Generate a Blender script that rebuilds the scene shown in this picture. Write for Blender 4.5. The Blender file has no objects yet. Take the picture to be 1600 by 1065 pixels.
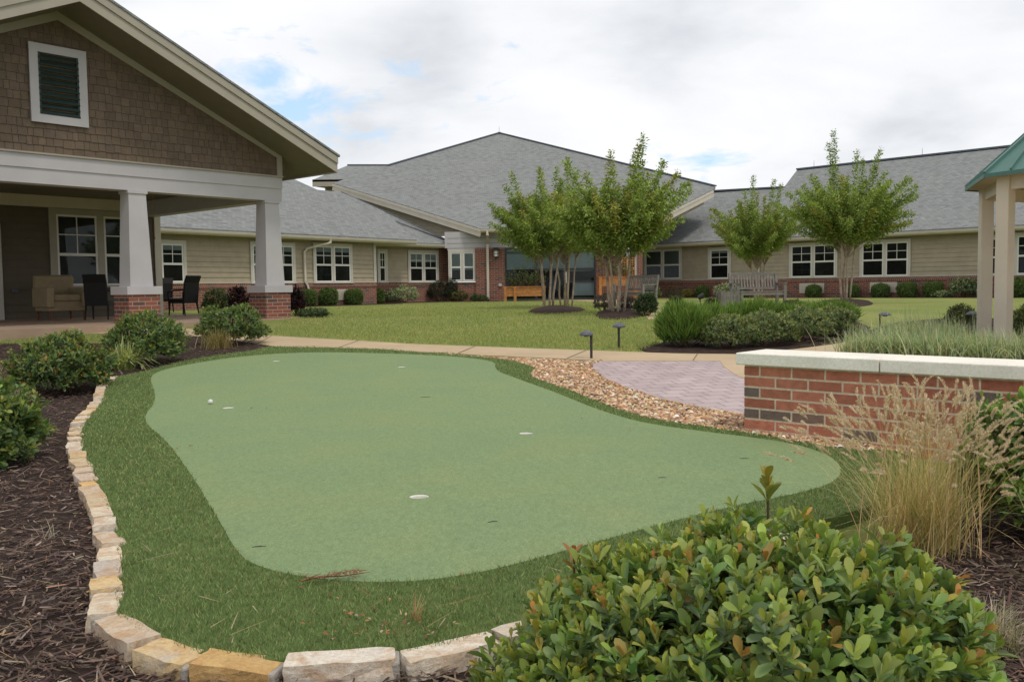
import bpy, bmesh, math, random
import numpy as np
from mathutils import Vector, Matrix
from mathutils.geometry import tessellate_polygon

R = random.Random(11)
rng = np.random.default_rng(11)
SC = bpy.context.scene
COL = SC.collection
rad = math.radians

# ------------------------------------------------------------------ camera
FPX, CX, CY = 1400.0, 800.0, 532.5
EYE = Vector((0, 0, 1.25))
PITCH = math.atan(84.5 / FPX)
ROLL = 0.0127
_f = Vector((0, math.cos(PITCH), -math.sin(PITCH)))
_r0 = Vector((1, 0, 0)); _u0 = Vector((0, math.sin(PITCH), math.cos(PITCH)))
_r = _r0 * math.cos(ROLL) - _u0 * math.sin(ROLL)
_u = _u0 * math.cos(ROLL) + _r0 * math.sin(ROLL)
cam = bpy.data.cameras.new('camera'); camo = bpy.data.objects.new('camera', cam); COL.objects.link(camo)
m3 = Matrix((_r, _u, -_f)).transposed()
camo.matrix_world = Matrix.Translation(EYE) @ m3.to_4x4()
cam.sensor_width = 36.0; cam.lens = 36.0 * FPX / 1600.0
cam.clip_start = 0.05; cam.clip_end = 2000
SC.camera = camo

def ray(px, py):
    return _f + _r * ((px - CX) / FPX) + _u * ((CY - py) / FPX)
def at(px, py, Y):
    d = ray(px, py); return EYE + d * (Y / d.y)
def on_z(px, py, z):
    d = ray(px, py); return EYE + d * ((z - EYE.z) / d.z)
def on_plane(px, py, p0, n):
    d = ray(px, py); return EYE + d * ((p0 - EYE).dot(n) / d.dot(n))

# ------------------------------------------------------------------ ground levels (profiles in y only)
GL = [(-60, .045), (4, .045), (9, .10), (12, .27), (14, .365), (20, .61), (3000, .61)]     # lawn / mulch
GT = [(-60, .12), (6, .12), (8, .16), (13, .345), (14, .388), (20, .622), (3000, .622)]  # turf, paving
def lev(k, y):
    for (a, za), (b, zb) in zip(k, k[1:]):
        if y <= b: return za + (zb - za) * max(0, (y - a)) / (b - a)
    return k[-1][1]
def gl(y): return lev(GL, y)
def gt(y): return lev(GT, y)
def G(px, py, k=GT):
    """pixel of the photograph -> point on the ground profile"""
    d = ray(px, py); lo, hi = 0.5, 400.0
    g = lambda t: EYE.z + d.z * t - lev(k, d.y * t)
    for _ in range(60):
        mid = .5 * (lo + hi)
        if g(mid) > 0: lo = mid
        else: hi = mid
    p = EYE + d * lo
    return Vector((p.x, p.y, lev(k, p.y)))
def Gs(lst, k=GT): return [G(x, y, k).xy for x, y in lst]

# ------------------------------------------------------------------ object helpers
def tag(o, label=None, cat=None, group=None, kind=None):
    if label: o['label'] = label
    if cat: o['category'] = cat
    if group: o['group'] = group
    if kind: o['kind'] = kind
    return o
def thing(name, label, cat, loc=(0, 0, 0), rz=0, group=None):
    o = bpy.data.objects.new(name, None); COL.objects.link(o)
    o.empty_display_size = .2
    o.location = loc; o.rotation_euler = (0, 0, rz)
    return tag(o, label, cat, group)
def wloc(o):
    v = Vector((0, 0, 0))
    while o is not None:
        v += Vector(o.location); o = o.parent
    return v
def link(name, me, mat, parent=None, smooth=False):
    o = bpy.data.objects.new(name, me); COL.objects.link(o)
    if mat: 
        for m in (mat if isinstance(mat, (list, tuple)) else [mat]): me.materials.append(m)
    if parent: o.parent = parent
    if smooth:
        me.polygons.foreach_set('use_smooth', [True] * len(me.polygons))
    return o
def copy_tree(o, parent=None):
    c = o.copy(); COL.objects.link(c)
    if parent is not None: c.parent = parent
    for ch in list(o.children): copy_tree(ch, c)
    return c

class MB:
    """collects faces, builds one mesh object. uv = box mapping in metres"""
    def __init__(s, world=True):
        s.v = []; s.f = []; s.c = []; s.col = (1, 1, 1); s.hascol = False
    def poly(s, pts):
        b = len(s.v); s.v += [Vector(p) for p in pts]; s.f.append(list(range(b, b + len(pts)))); s.c.append(s.col)
    def color(s, c): s.col = c; s.hascol = True
    def box(s, c, ux, uy, uz):
        c = Vector(c); ux = Vector(ux); uy = Vector(uy); uz = Vector(uz)
        P = lambda a, b, d: c + ux * a + uy * b + uz * d
        for q in (((-1,-1,-1),(-1,1,-1),(1,1,-1),(1,-1,-1)), ((-1,-1,1),(1,-1,1),(1,1,1),(-1,1,1)),
                  ((-1,-1,-1),(1,-1,-1),(1,-1,1),(-1,-1,1)), ((1,1,-1),(-1,1,-1),(-1,1,1),(1,1,1)),
                  ((-1,1,-1),(-1,-1,-1),(-1,-1,1),(-1,1,1)), ((1,-1,-1),(1,1,-1),(1,1,1),(1,-1,1))):
            s.poly([P(*k) for k in q])
    def abox(s, x0, x1, y0, y1, z0, z1):
        s.box(((x0+x1)/2, (y0+y1)/2, (z0+z1)/2), ((x1-x0)/2, 0, 0), (0, (y1-y0)/2, 0), (0, 0, (z1-z0)/2))
    def bar(s, a, b, w, h, up=(0, 0, 1)):
        a = Vector(a); b = Vector(b); d = (b - a); L = d.length; d /= L
        up = Vector(up); sd = d.cross(up)
        if sd.length < 1e-4: sd = d.cross(Vector((1, 0, 0)))
        sd.normalize(); up = sd.cross(d)
        s.box((a + b) / 2, d * L / 2, sd * w / 2, up * h / 2)
    def prism(s, poly, off):
        off = Vector(off); n = len(poly); P = [Vector(p) for p in poly]; Q = [p + off for p in P]
        s.poly(P); s.poly(Q[::-1])
        for i in range(n):
            j = (i + 1) % n; s.poly([P[i], Q[i], Q[j], P[j]])
    def tube(s, pts, rs, n=6, cap=True):
        pts = [Vector(p) for p in pts]; rings = []
        if not hasattr(rs, '__len__'): rs = [rs] * len(pts)
        for i, p in enumerate(pts):
            d = (pts[min(i + 1, len(pts) - 1)] - pts[max(i - 1, 0)]).normalized()
            a = d.cross(Vector((.13, .97, .21)) if abs(d.y) < .9 else Vector((1, 0, .2))).normalized(); b = d.cross(a)
            rings.append([p + (a * math.cos(6.2832 * k / n) + b * math.sin(6.2832 * k / n)) * rs[i] for k in range(n)])
        base = len(s.v)
        for r in rings: s.v += r
        for i in range(len(pts) - 1):
            for k in range(n):
                k2 = (k + 1) % n
                s.f.append([base+i*n+k, base+i*n+k2, base+(i+1)*n+k2, base+(i+1)*n+k]); s.c.append(s.col)
        if cap:
            s.f.append([base + k for k in range(n)][::-1]); s.c.append(s.col)
            e = base + (len(pts) - 1) * n
            s.f.append([e + k for k in range(n)]); s.c.append(s.col)
    def lathe(s, c, prof, n=20):
        c = Vector(c); base = len(s.v)
        for r, z in prof:
            s.v += [c + Vector((r * math.cos(6.2832*k/n), r * math.sin(6.2832*k/n), z)) for k in range(n)]
        for i in range(len(prof) - 1):
            for k in range(n):
                k2 = (k + 1) % n
                s.f.append([base+i*n+k, base+i*n+k2, base+(i+1)*n+k2, base+(i+1)*n+k]); s.c.append(s.col)
        s.f.append([base + k for k in range(n)][::-1]); s.c.append(s.col)
        e = base + (len(prof) - 1) * n; s.f.append([e + k for k in range(n)]); s.c.append(s.col)
    def build(s, name, mat, parent=None, smooth=False, bevel=0, seg=1, weld=False):
        me = bpy.data.meshes.new(name)
        L = wloc(parent) if parent else Vector((0, 0, 0))
        me.from_pydata([tuple(p - L) for p in s.v], [], s.f)
        uv = me.uv_layers.new(name='uv')
        Z = Vector((0, 0, 1)); data = []
        for p in me.polygons:
            n = p.normal
            if abs(n.z) > .985: h = Vector((1, 0, 0)); v = Vector((0, 1, 0))
            else: h = Z.cross(n).normalized(); v = n.cross(h)
            for li in p.vertices:
                w = s.v[li]; data += [w.dot(h), w.dot(v)]
        uv.data.foreach_set('uv', data)
        if s.hascol:
            at_ = me.color_attributes.new('tint', 'FLOAT_COLOR', 'CORNER'); d = []
            for p, c in zip(me.polygons, s.c): d += [c[0], c[1], c[2], 1.0] * p.loop_total
            at_.data.foreach_set('color', d)
        if bevel or weld:
            bm = bmesh.new(); bm.from_mesh(me); bmesh.ops.remove_doubles(bm, verts=bm.verts, dist=.0006)
            bm.to_mesh(me); bm.free()
        o = link(name, me, mat, parent, smooth)
        if bevel:
            mo = o.modifiers.new('bevel', 'BEVEL'); mo.width = bevel; mo.segments = seg; mo.limit_method = 'ANGLE'; mo.angle_limit = rad(40)
        return o

# ------------------------------------------------------------------ fast scatter of one small template into a single mesh
def norm(a): return a / np.maximum(np.linalg.norm(a, axis=1, keepdims=True), 1e-9)
def scatter(name, tv, tf, loc, dirs, nrm, scale, col, mat, parent=None, smooth=False, wscale=None):
    """template: leaf along +Y, normal +Z, length 1"""
    loc = np.asarray(loc, float); N = len(loc); tv = np.asarray(tv, float); k = len(tv)
    d = norm(np.asarray(dirs, float)); s = norm(np.cross(d, np.asarray(nrm, float))); n = np.cross(s, d)
    scale = np.broadcast_to(np.asarray(scale, float), (N,))
    ws = scale if wscale is None else np.broadcast_to(np.asarray(wscale, float), (N,))
    L = np.array(wloc(parent)) if parent else np.zeros(3)
    V = (loc - L)[:, None, :] + s[:, None, :] * (tv[None, :, 0:1] * ws[:, None, None]) \
        + d[:, None, :] * (tv[None, :, 1:2] * scale[:, None, None]) + n[:, None, :] * (tv[None, :, 2:3] * ws[:, None, None])
    me = bpy.data.meshes.new(name)
    lt = np.array([len(f) for f in tf]); fl = np.concatenate([np.array(f) for f in tf])
    me.vertices.add(N * k); me.vertices.foreach_set('co', V.reshape(-1).astype(np.float32))
    me.loops.add(N * len(fl)); me.polygons.add(N * len(tf))
    me.loops.foreach_set('vertex_index', (fl[None, :] + (np.arange(N) * k)[:, None]).reshape(-1).astype(np.int32))
    st = np.concatenate([[0], np.cumsum(lt)[:-1]])
    me.polygons.foreach_set('loop_start', (st[None, :] + (np.arange(N) * len(fl))[:, None]).reshape(-1).astype(np.int32))
    me.update(calc_edges=True); me.validate()
    a = me.color_attributes.new('tint', 'FLOAT_COLOR', 'POINT')
    c4 = np.ones((N, 4)); c4[:, :3] = col
    a.data.foreach_set('color', np.repeat(c4, k, axis=0).reshape(-1).astype(np.float32))
    return link(name, me, mat, parent, smooth)

LEAF_OB = ([(-.025,0,0),(.025,0,0),(-.14,.35,.06),(0,.33,-.01),(.14,.35,.06),(-.222,.66,.07),(0,.64,-.03),(.222,.66,.07),(-.145,.90,.01),(.145,.90,.01),(0,1.0,-.06)],
           [(0,3,2),(0,1,3),(1,4,3),(2,3,6,5),(3,4,7,6),(5,6,8),(6,7,9),(6,9,10,8)])
LEAF_4 = ([(0,0,0),(-.24,.5,.06),(.24,.5,.06),(0,1,-.05),(0,.5,-.02)], [(0,4,1),(0,2,4),(1,4,3),(4,2,3)])
LEAF_2 = ([(0,0,0),(-.26,.5,.05),(.26,.5,.05),(0,1,-.04)], [(0,2,3,1)])
BLADE = ([(-.5,0,0),(.5,0,0),(-.4,.5,.0),(.4,.5,.0),(0,1,0)], [(0,1,3,2),(2,3,4)])
def pal(cols, n, w=None, var=.18):
    cols = np.array(cols, float); i = rng.choice(len(cols), n, p=w)
    return cols[i] * (1 + var * rng.standard_normal((n, 1))).clip(.5, 1.6) * (1 + .06 * rng.standard_normal((n, 3)))
def in_poly(P, poly):
    poly = np.asarray(poly, float); x, y = P[:, 0], P[:, 1]; r = np.zeros(len(P), bool); j = len(poly) - 1
    for i in range(len(poly)):
        xi, yi = poly[i]; xj, yj = poly[j]
        c = ((yi > y) != (yj > y)) & (x < (xj - xi) * (y - yi) / (yj - yi + 1e-12) + xi)
        r ^= c; j = i
    return r
def smooth_loop(pts, it=2):
    P = [Vector(p) for p in pts]
    for _ in range(it):
        Q = []
        for a, b in zip(P, P[1:] + P[:1]): Q += [a * .75 + b * .25, a * .25 + b * .75]
        P = Q
    return P

# ------------------------------------------------------------------ materials
def newmat(name):
    m = bpy.data.materials.new(name); m.use_nodes = True
    nt = m.node_tree; return m, nt, nt.nodes['Principled BSDF']
def N(nt, t, **kw):
    n = nt.nodes.new(t)
    for k, v in kw.items():
        if k in n.inputs.keys(): n.inputs[k].default_value = v
        else: setattr(n, k, v)
    return n
def mixrgb(nt, fac, a, b, mode='MIX'):
    n = nt.nodes.new('ShaderNodeMix'); n.data_type = 'RGBA'; n.blend_type = mode
    for s, v in ((0, fac), (6, a), (7, b)):
        if hasattr(v, 'links') or isinstance(v, bpy.types.NodeSocket): nt.links.new(v, n.inputs[s])
        else: n.inputs[s].default_value = (v if s == 0 else (*v, 1) if len(v) == 3 else v)
    return n.outputs[2]
def ramp(nt, fac, stops):
    n = nt.nodes.new('ShaderNodeValToRGB'); cr = n.color_ramp
    while len(cr.elements) < len(stops): cr.elements.new(.5)
    for e, (p, c) in zip(cr.elements, stops): e.position = p; e.color = (*c, 1) if len(c) == 3 else c
    nt.links.new(fac, n.inputs[0]); return n.outputs[0]
def noise(nt, vec, scale, detail=4, rough=.55, dist=0):
    n = N(nt, 'ShaderNodeTexNoise', Scale=scale, Detail=detail, Roughness=rough, Distortion=dist)
    nt.links.new(vec, n.inputs['Vector']); return n.outputs['Fac']
def bump(nt, b, h, strength, dist=.02):
    n = N(nt, 'ShaderNodeBump', Strength=strength, Distance=dist); nt.links.new(h, n.inputs['Height'])
    nt.links.new(n.outputs[0], b.inputs['Normal'])
def objc(nt): return nt.nodes.new('ShaderNodeTexCoord').outputs['Object']
def uvc(nt):
    return nt.nodes.new('ShaderNodeTexCoord').outputs['UV']
def M(name, col, rough=.7, var=.12, scale=6, bmp=0, bscale=80, spec=.35, tint=False, col2=None):
    m, nt, b = newmat(name); v = objc(nt)
    f = noise(nt, v, scale, 6, .6)
    c2 = col2 or tuple(c * (1 - var * 1.6) for c in col); c1 = tuple(min(1, c * (1 + var)) for c in col)
    out = ramp(nt, f, [(.3, c2), (.7, c1)])
    if tint:
        a = nt.nodes.new('ShaderNodeAttribute'); a.attribute_name = 'tint'
        out = mixrgb(nt, 1.0, out, a.outputs['Color'], 'MULTIPLY')
    nt.links.new(out, b.inputs['Base Color']); b.inputs['Roughness'].default_value = rough
    b.inputs['Specular IOR Level'].default_value = spec
    if bmp: bump(nt, b, noise(nt, v, bscale, 4, .6), bmp)
    return m
def M_leaf(name, rough=.45, trans=.28, spec=.4):
    m, nt, b = newmat(name)
    a = nt.nodes.new('ShaderNodeAttribute'); a.attribute_name = 'tint'
    nt.links.new(a.outputs['Color'], b.inputs['Base Color']); b.inputs['Roughness'].default_value = rough
    b.inputs['Specular IOR Level'].default_value = spec
    if trans:
        t = nt.nodes.new('ShaderNodeBsdfTranslucent'); nt.links.new(mixrgb(nt, 1, a.outputs['Color'], (1.25, 1.3, .7), 'MULTIPLY'), t.inputs[0])
        x = nt.nodes.new('ShaderNodeMixShader'); x.inputs[0].default_value = trans
        nt.links.new(b.outputs[0], x.inputs[1]); nt.links.new(t.outputs[0], x.inputs[2])
        nt.links.new(x.outputs[0], nt.nodes['Material Output'].inputs[0])
    return m
def brickn(nt, vec, w, h, mort, c1=(0, 0, 0), c2=(1, 1, 1), mc=(.5, .5, .5), off=.5, smooth=.1):
    n = N(nt, 'ShaderNodeTexBrick'); n.offset = off
    for k, v in (('Scale', 1), ('Mortar Size', mort), ('Mortar Smooth', smooth), ('Bias', 0), ('Brick Width', w), ('Row Height', h)): n.inputs[k].default_value = v
    n.inputs['Color1'].default_value = (*c1, 1); n.inputs['Color2'].default_value = (*c2, 1); n.inputs['Mortar'].default_value = (*mc, 1)
    nt.links.new(vec, n.inputs['Vector']); return n
def M_brick(name, w=.254, h=.081, mort=.006):
    m, nt, b = newmat(name); v = uvc(nt)
    k = brickn(nt, v, w, h, mort)
    bw = N(nt, 'ShaderNodeRGBToBW'); nt.links.new(k.outputs['Color'], bw.inputs[0])
    col = ramp(nt, bw.outputs[0], [(.0, (.21, .070, .047)), (.35, (.26, .088, .058)), (.62, (.18, .060, .045)), (.80, (.24, .085, .055)), (.86, (.10, .065, .055)), (1, (.08, .06, .055))])
    nz = noise(nt, v, 30, 5, .6)
    col = mixrgb(nt, .35, col, ramp(nt, nz, [(.25, (.35, .35, .35)), (.75, (1.3, 1.3, 1.3))]), 'MULTIPLY')
    col = mixrgb(nt, k.outputs['Fac'], col, (.38, .31, .24))
    nt.links.new(col, b.inputs['Base Color']); b.inputs['Roughness'].default_value = .85
    inv = N(nt, 'ShaderNodeMath', operation='SUBTRACT'); inv.inputs[0].default_value = 1; nt.links.new(k.outputs['Fac'], inv.inputs[1])
    bump(nt, b, inv.outputs[0], .6, .006)
    return m
def M_shingle(name, base=(.212, .220, .216)):
    m, nt, b = newmat(name); v = uvc(nt)
    k = brickn(nt, v, .20, .145, .006, smooth=.3)
    bw = N(nt, 'ShaderNodeRGBToBW'); nt.links.new(k.outputs['Color'], bw.inputs[0])
    t = lambda f: tuple(c * f for c in base)
    col = ramp(nt, bw.outputs[0], [(0, t(.80)), (.3, t(.96)), (.6, t(1.08)), (.85, t(1.0)), (1, t(1.2))])
    col = mixrgb(nt, .55, col, ramp(nt, noise(nt, v, .35, 4, .6), [(.3, (.93, .93, .94)), (.7, (1.05, 1.05, 1.05))]), 'MULTIPLY')
    col = mixrgb(nt, .5, col, ramp(nt, noise(nt, v, 45, 3, .7), [(.3, (.6, .6, .6)), (.7, (1.4, 1.4, 1.4))]), 'MULTIPLY')
    # fine dark course line: each row drops a butt edge
    sep = N(nt, 'ShaderNodeSeparateXYZ'); nt.links.new(v, sep.inputs[0])
    md = N(nt, 'ShaderNodeMath', operation='MODULO'); nt.links.new(sep.outputs[1], md.inputs[0]); md.inputs[1].default_value = .145
    dv = N(nt, 'ShaderNodeMath', operation='DIVIDE'); nt.links.new(md.outputs[0], dv.inputs[0]); dv.inputs[1].default_value = .145
    ab = N(nt, 'ShaderNodeMath', operation='ABSOLUTE'); nt.links.new(dv.outputs[0], ab.inputs[0])
    col = mixrgb(nt, .8, col, ramp(nt, ab.outputs[0], [(0, (.55, .55, .56)), (.16, (.95, .95, .95)), (.3, (1.08, 1.08, 1.08)), (1, (1.04, 1.04, 1.04))]), 'MULTIPLY')
    nt.links.new(mixrgb(nt, k.outputs['Fac'], col, t(.6)), b.inputs['Base Color'])
    b.inputs['Roughness'].default_value = .95; b.inputs['Specular IOR Level'].default_value = .15
    inv = N(nt, 'ShaderNodeMath', operation='SUBTRACT'); inv.inputs[0].default_value = 1; nt.links.new(ab.outputs[0], inv.inputs[1])
    bump(nt, b, inv.outputs[0], .5, .012)
    return m
def M_glass(name):
    m, nt, b = newmat(name); nt.nodes.remove(b)
    g = N(nt, 'ShaderNodeBsdfGlossy', Roughness=.02); g.inputs[0].default_value = (.40, .43, .43, 1)
    t = nt.nodes.new('ShaderNodeBsdfTransparent'); t.inputs[0].default_value = (.75, .8, .8, 1)
    fr = N(nt, 'ShaderNodeFresnel', IOR=1.5)
    ad = N(nt, 'ShaderNodeMath', operation='ADD'); ad.inputs[1].default_value = .005; nt.links.new(fr.outputs[0], ad.inputs[0])
    x = nt.nodes.new('ShaderNodeMixShader'); nt.links.new(ad.outputs[0], x.inputs[0]); nt.links.new(t.outputs[0], x.inputs[1]); nt.links.new(g.outputs[0], x.inputs[2])
    nt.links.new(x.outputs[0], nt.nodes['Material Output'].inputs[0]); return m
MT = {}
MT['leaf'] = M_leaf('leaf_green')
MT['leaf_matte'] = M_leaf('leaf_matte', .6, .3, .25)
MT['blade'] = M_leaf('grass_blade', .55, .3, .25)
MT['dry'] = M_leaf('dry_blade', .8, .25, .1)
MT['chip'] = M_leaf('bark_chip', .9, 0, .15)
MT['stone_chip'] = M_leaf('pebble', .75, 0, .3)
MT['white'] = M('white_paint', (.455, .44, .45), .55, .04, 2)
MT['cream'] = M('cream_paint', (.56, .51, .42), .55, .05, 2)
MT['trim'] = M('warm_trim', (.53, .50, .445), .5, .04, 3)
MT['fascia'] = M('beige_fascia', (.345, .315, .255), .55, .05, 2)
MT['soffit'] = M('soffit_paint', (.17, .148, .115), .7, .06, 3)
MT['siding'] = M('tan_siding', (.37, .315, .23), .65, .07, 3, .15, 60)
MT['siding_shaded'] = M('porch_siding_shaded', (.115, .094, .066), .7, .07, 3)  # siding colour lowered to carry the porch's shade
MT['shake'] = M('brown_shake', (.142, .104, .074), .8, .10, 7, .5, 40, tint=True)
MT['brick'] = M_brick('red_brick')
MT['soldier'] = M_brick('brick_soldier_course', .081, .20, .006)
MT['shingle'] = M_shingle('grey_shingles')
MT['ridge'] = M('ridge_cap', (.10, .12, .14), .9, .1, 5)
MT['glass'] = M_glass('window_glass')
MT['dark'] = M('dark_room', (.036, .035, .034), .9, .4, 1.5)  # near-black colour standing in for the shade of unlit rooms
MT['blind'] = M('pale_blind', (.36, .40, .38), .8, .06, 4)
MT['sash'] = M('sash_vinyl', (.70, .68, .63), .45, .03, 4)
MT['louvre'] = M('green_louvre', (.022, .040, .037), .5, .1, 6)
MT['bronze'] = M('dark_bronze', (.035, .034, .034), .5, .15, 20, .2, 150)
MT['lamp_grey'] = M('weathered_bronze', (.10, .105, .125), .55, .2, 25, .2, 150)
MT['wicker'] = M('black_wicker', (.012, .011, .011), .55, .3, 60, .6, 160)
MT['fabric'] = M('beige_fabric', (.30, .235, .14), .9, .08, 10, .3, 200)
MT['legwood'] = M('reddish_wood', (.16, .06, .03), .5, .2, 20)
MT['cedar'] = M('orange_cedar', (.42, .185, .055), .65, .22, 9, .3, 60)
MT['teak'] = M('weathered_teak', (.20, .185, .165), .85, .22, 14, .4, 60)
MT['bark'] = M('pale_bark', (.40, .32, .245), .8, .2, 9, .5, 30, col2=(.22, .155, .11))
MT['stem'] = M('shrub_stem', (.11, .055, .035), .8, .2, 20)
MT['post'] = M('gazebo_post_paint', (.60, .53, .42), .5, .05, 2)
MT['green_metal'] = M('green_metal_roof', (.080, .175, .150), .4, .06, 3)
MT['panel'] = M('vent_panel', (.55, .50, .42), .5, .04, 4)
MT['frost'] = M('lamp_glass', (.62, .60, .55), .35, .05, 9)
MT['ball'] = M('golf_ball', (.80, .80, .78), .3, .02, 9, .6, 260)
MT['mortar'] = M('pale_mortar', (.66, .54, .40), .95, .15, 30, .4, 120)
MT['liner'] = M('cup_liner', (.78, .76, .70), .5, .08, 20)
MT['blackplastic'] = M('dark_blind_metal', (.05, .06, .065), .4, .1, 10)
# ------------------------------------------------------------------ ground surfaces
def sheet(name, loops, off, k, mat, skirt=.12, kind='structure', label=None, cat=None, parent=None):
    """loops[0] outer outline, others holes (xy). follows ground profile k"""
    bm = bmesh.new(); edges = []
    for lp in loops:
        vs = [bm.verts.new((p[0], p[1], 0)) for p in lp]
        for a, b in zip(vs, vs[1:] + vs[:1]): edges.append(bm.edges.new((a, b)))
    bmesh.ops.triangle_fill(bm, use_beauty=True, use_dissolve=False, edges=edges)
    for ky in sorted({a for a, _ in GL + GT if -50 < a < 100}):
        bmesh.ops.bisect_plane(bm, geom=bm.verts[:] + bm.edges[:] + bm.faces[:], plane_co=(0, ky, 0), plane_no=(0, 1, 0), dist=1e-5)
    bmesh.ops.recalc_face_normals(bm, faces=bm.faces[:])
    for v in bm.verts: v.co.z = lev(k, v.co.y) + off
    if bm.faces and sum(f.normal.z * f.calc_area() for f in bm.faces) < 0: bmesh.ops.reverse_faces(bm, faces=bm.faces[:])
    bm.normal_update()
    if sum(f.normal.z for f in bm.faces) < 0: bmesh.ops.reverse_faces(bm, faces=bm.faces[:])
    if skirt:
        be = [e for e in bm.edges if e.is_boundary]
        r = bmesh.ops.extrude_edge_only(bm, edges=be)
        for v in r['geom']:
            if isinstance(v, bmesh.types.BMVert): v.co.z -= skirt
    me = bpy.data.meshes.new(name); bm.to_mesh(me); bm.free()
    o = link(name, me, mat, parent)
    return tag(o, label, cat, kind=kind)

def M_lawn():
    m, nt, b = newmat('lawn_grass'); v = objc(nt)
    c = ramp(nt, noise(nt, v, .42, 7, .66, .8), [(.28, (.165, .215, .065)), (.5, (.225, .255, .082)), (.72, (.295, .29, .11))])
    f = noise(nt, v, 28, 5, .75)
    c = mixrgb(nt, .75, c, ramp(nt, f, [(.25, (.45, .5, .4)), (.75, (1.45, 1.4, 1.3))]), 'MULTIPLY')
    nt.links.new(c, b.inputs['Base Color']); b.inputs['Roughness'].default_value = .95; b.inputs['Specular IOR Level'].default_value = .1
    bump(nt, b, f, .8, .03); return m
def M_green():
    m, nt, b = newmat('putting_turf'); v = objc(nt)
    mp = N(nt, 'ShaderNodeMapping'); mp.inputs['Scale'].default_value = (1, .45, 1); mp.inputs['Rotation'].default_value = (0, 0, .12); nt.links.new(v, mp.inputs[0]); w = mp.outputs[0]
    c = ramp(nt, noise(nt, v, 1.3, 5, .6, .4), [(.3, (.186, .258, .132)), (.52, (.202, .268, .134)), (.7, (.222, .272, .130))])
    f = noise(nt, w, 190, 4, .75); f2 = noise(nt, w, 45, 4, .7)
    c = mixrgb(nt, .7, c, ramp(nt, f, [(.3, (.52, .55, .5)), (.7, (1.4, 1.38, 1.36))]), 'MULTIPLY')
    c = mixrgb(nt, .35, c, ramp(nt, f2, [(.3, (.6, .62, .55)), (.7, (1.3, 1.3, 1.25))]), 'MULTIPLY')
    nt.links.new(c, b.inputs['Base Color']); b.inputs['Roughness'].default_value = .85; b.inputs['Specular IOR Level'].default_value = .15
    bump(nt, b, f, .5, .006); return m
def M_ground(name, c1, c2, c3, s1, s2, bs=.5, bd=.02, rough=.95, amt=.7):
    m, nt, b = newmat(name); v = objc(nt)
    c = ramp(nt, noise(nt, v, s1, 6, .65, .3), [(.3, c1), (.52, c2), (.72, c3)])
    f = noise(nt, v, s2, 5, .7)
    c = mixrgb(nt, amt, c, ramp(nt, f, [(.28, (.55, .55, .55)), (.72, (1.35, 1.35, 1.35))]), 'MULTIPLY')
    nt.links.new(c, b.inputs['Base Color']); b.inputs['Roughness'].default_value = rough; b.inputs['Specular IOR Level'].default_value = .15
    bump(nt, b, f, bs, bd); return m
def M_pavers():
    m, nt, b = newmat('stamped_pavers'); v = objc(nt)
    mp = N(nt, 'ShaderNodeMapping'); mp.inputs['Rotation'].default_value = (0, 0, rad(-12)); nt.links.new(v, mp.inputs[0])
    k = brickn(nt, mp.outputs[0], .235, .20, .008, (.39, .30, .295), (.46, .37, .355), (.20, .15, .15), .5, .3)
    c = mixrgb(nt, .5, k.outputs['Color'], ramp(nt, noise(nt, v, 3, 6, .65), [(.3, (.75, .72, .74)), (.7, (1.2, 1.2, 1.2))]), 'MULTIPLY')
    c = mixrgb(nt, .4, c, ramp(nt, noise(nt, v, 60, 4, .65), [(.3, (.7, .7, .7)), (.7, (1.25, 1.25, 1.25))]), 'MULTIPLY')
    nt.links.new(c, b.inputs['Base Color']); b.inputs['Roughness'].default_value = .6
    inv = N(nt, 'ShaderNodeMath', operation='SUBTRACT'); inv.inputs[0].default_value = 1; nt.links.new(k.outputs['Fac'], inv.inputs[1])
    bump(nt, b, inv.outputs[0], .5, .006); return m
def M_path():
    m, nt, b = newmat('tan_concrete'); v = objc(nt)
    c = ramp(nt, noise(nt, v, 1.2, 6, .6, .3), [(.3, (.40, .295, .175)), (.7, (.50, .38, .24))])
    c = mixrgb(nt, .4, c, ramp(nt, noise(nt, v, 90, 4, .7), [(.3, (.7, .7, .7)), (.7, (1.25, 1.25, 1.25))]), 'MULTIPLY')
    nt.links.new(c, b.inputs['Base Color']); b.inputs['Roughness'].default_value = .85; return m
MT['lawn'] = M_lawn(); MT['green'] = M_green(); MT['pavers'] = M_pavers(); MT['path'] = M_path()
MT['mulch'] = M_ground('bark_mulch', (.032, .021, .017), (.058, .038, .030), (.095, .064, .050), 9, 55, 1, .03)
MT['soil_gravel'] = M_ground('gravel_bed', (.16, .09, .05), (.25, .15, .085), (.33, .22, .14), 14, 70, .8, .02)
MT['turfbase'] = M_ground('turf_base', (.08, .125, .036), (.105, .155, .046), (.14, .185, .06), 6, 80, .6, .02)
MT['slab'] = M_ground('porch_slab', (.30, .215, .155), (.36, .26, .19), (.42, .31, .225), 1.2, 70, .2, .005, .8, .3)

# lawn sheet (rows at the profile's knots, far edge past the horizon)
ys = sorted({-60.0, 45, 70, 120, 300, 900} | {a for a, _ in GL if -50 < a < 100} | {a for a, _ in GT if -50 < a < 100})
xs = [-900, -200, -60, -25, -12, -6, -3, 0, 3, 6, 12, 25, 60, 200, 900]
me = bpy.data.meshes.new('lawn')
me.from_pydata([(x, y, gl(y)) for y in ys for x in xs], [], [[j*len(xs)+i, j*len(xs)+i+1, (j+1)*len(xs)+i+1, (j+1)*len(xs)+i] for j in range(len(ys)-1) for i in range(len(xs)-1)])
tag(link('lawn', me, MT['lawn']), kind='structure')

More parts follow.
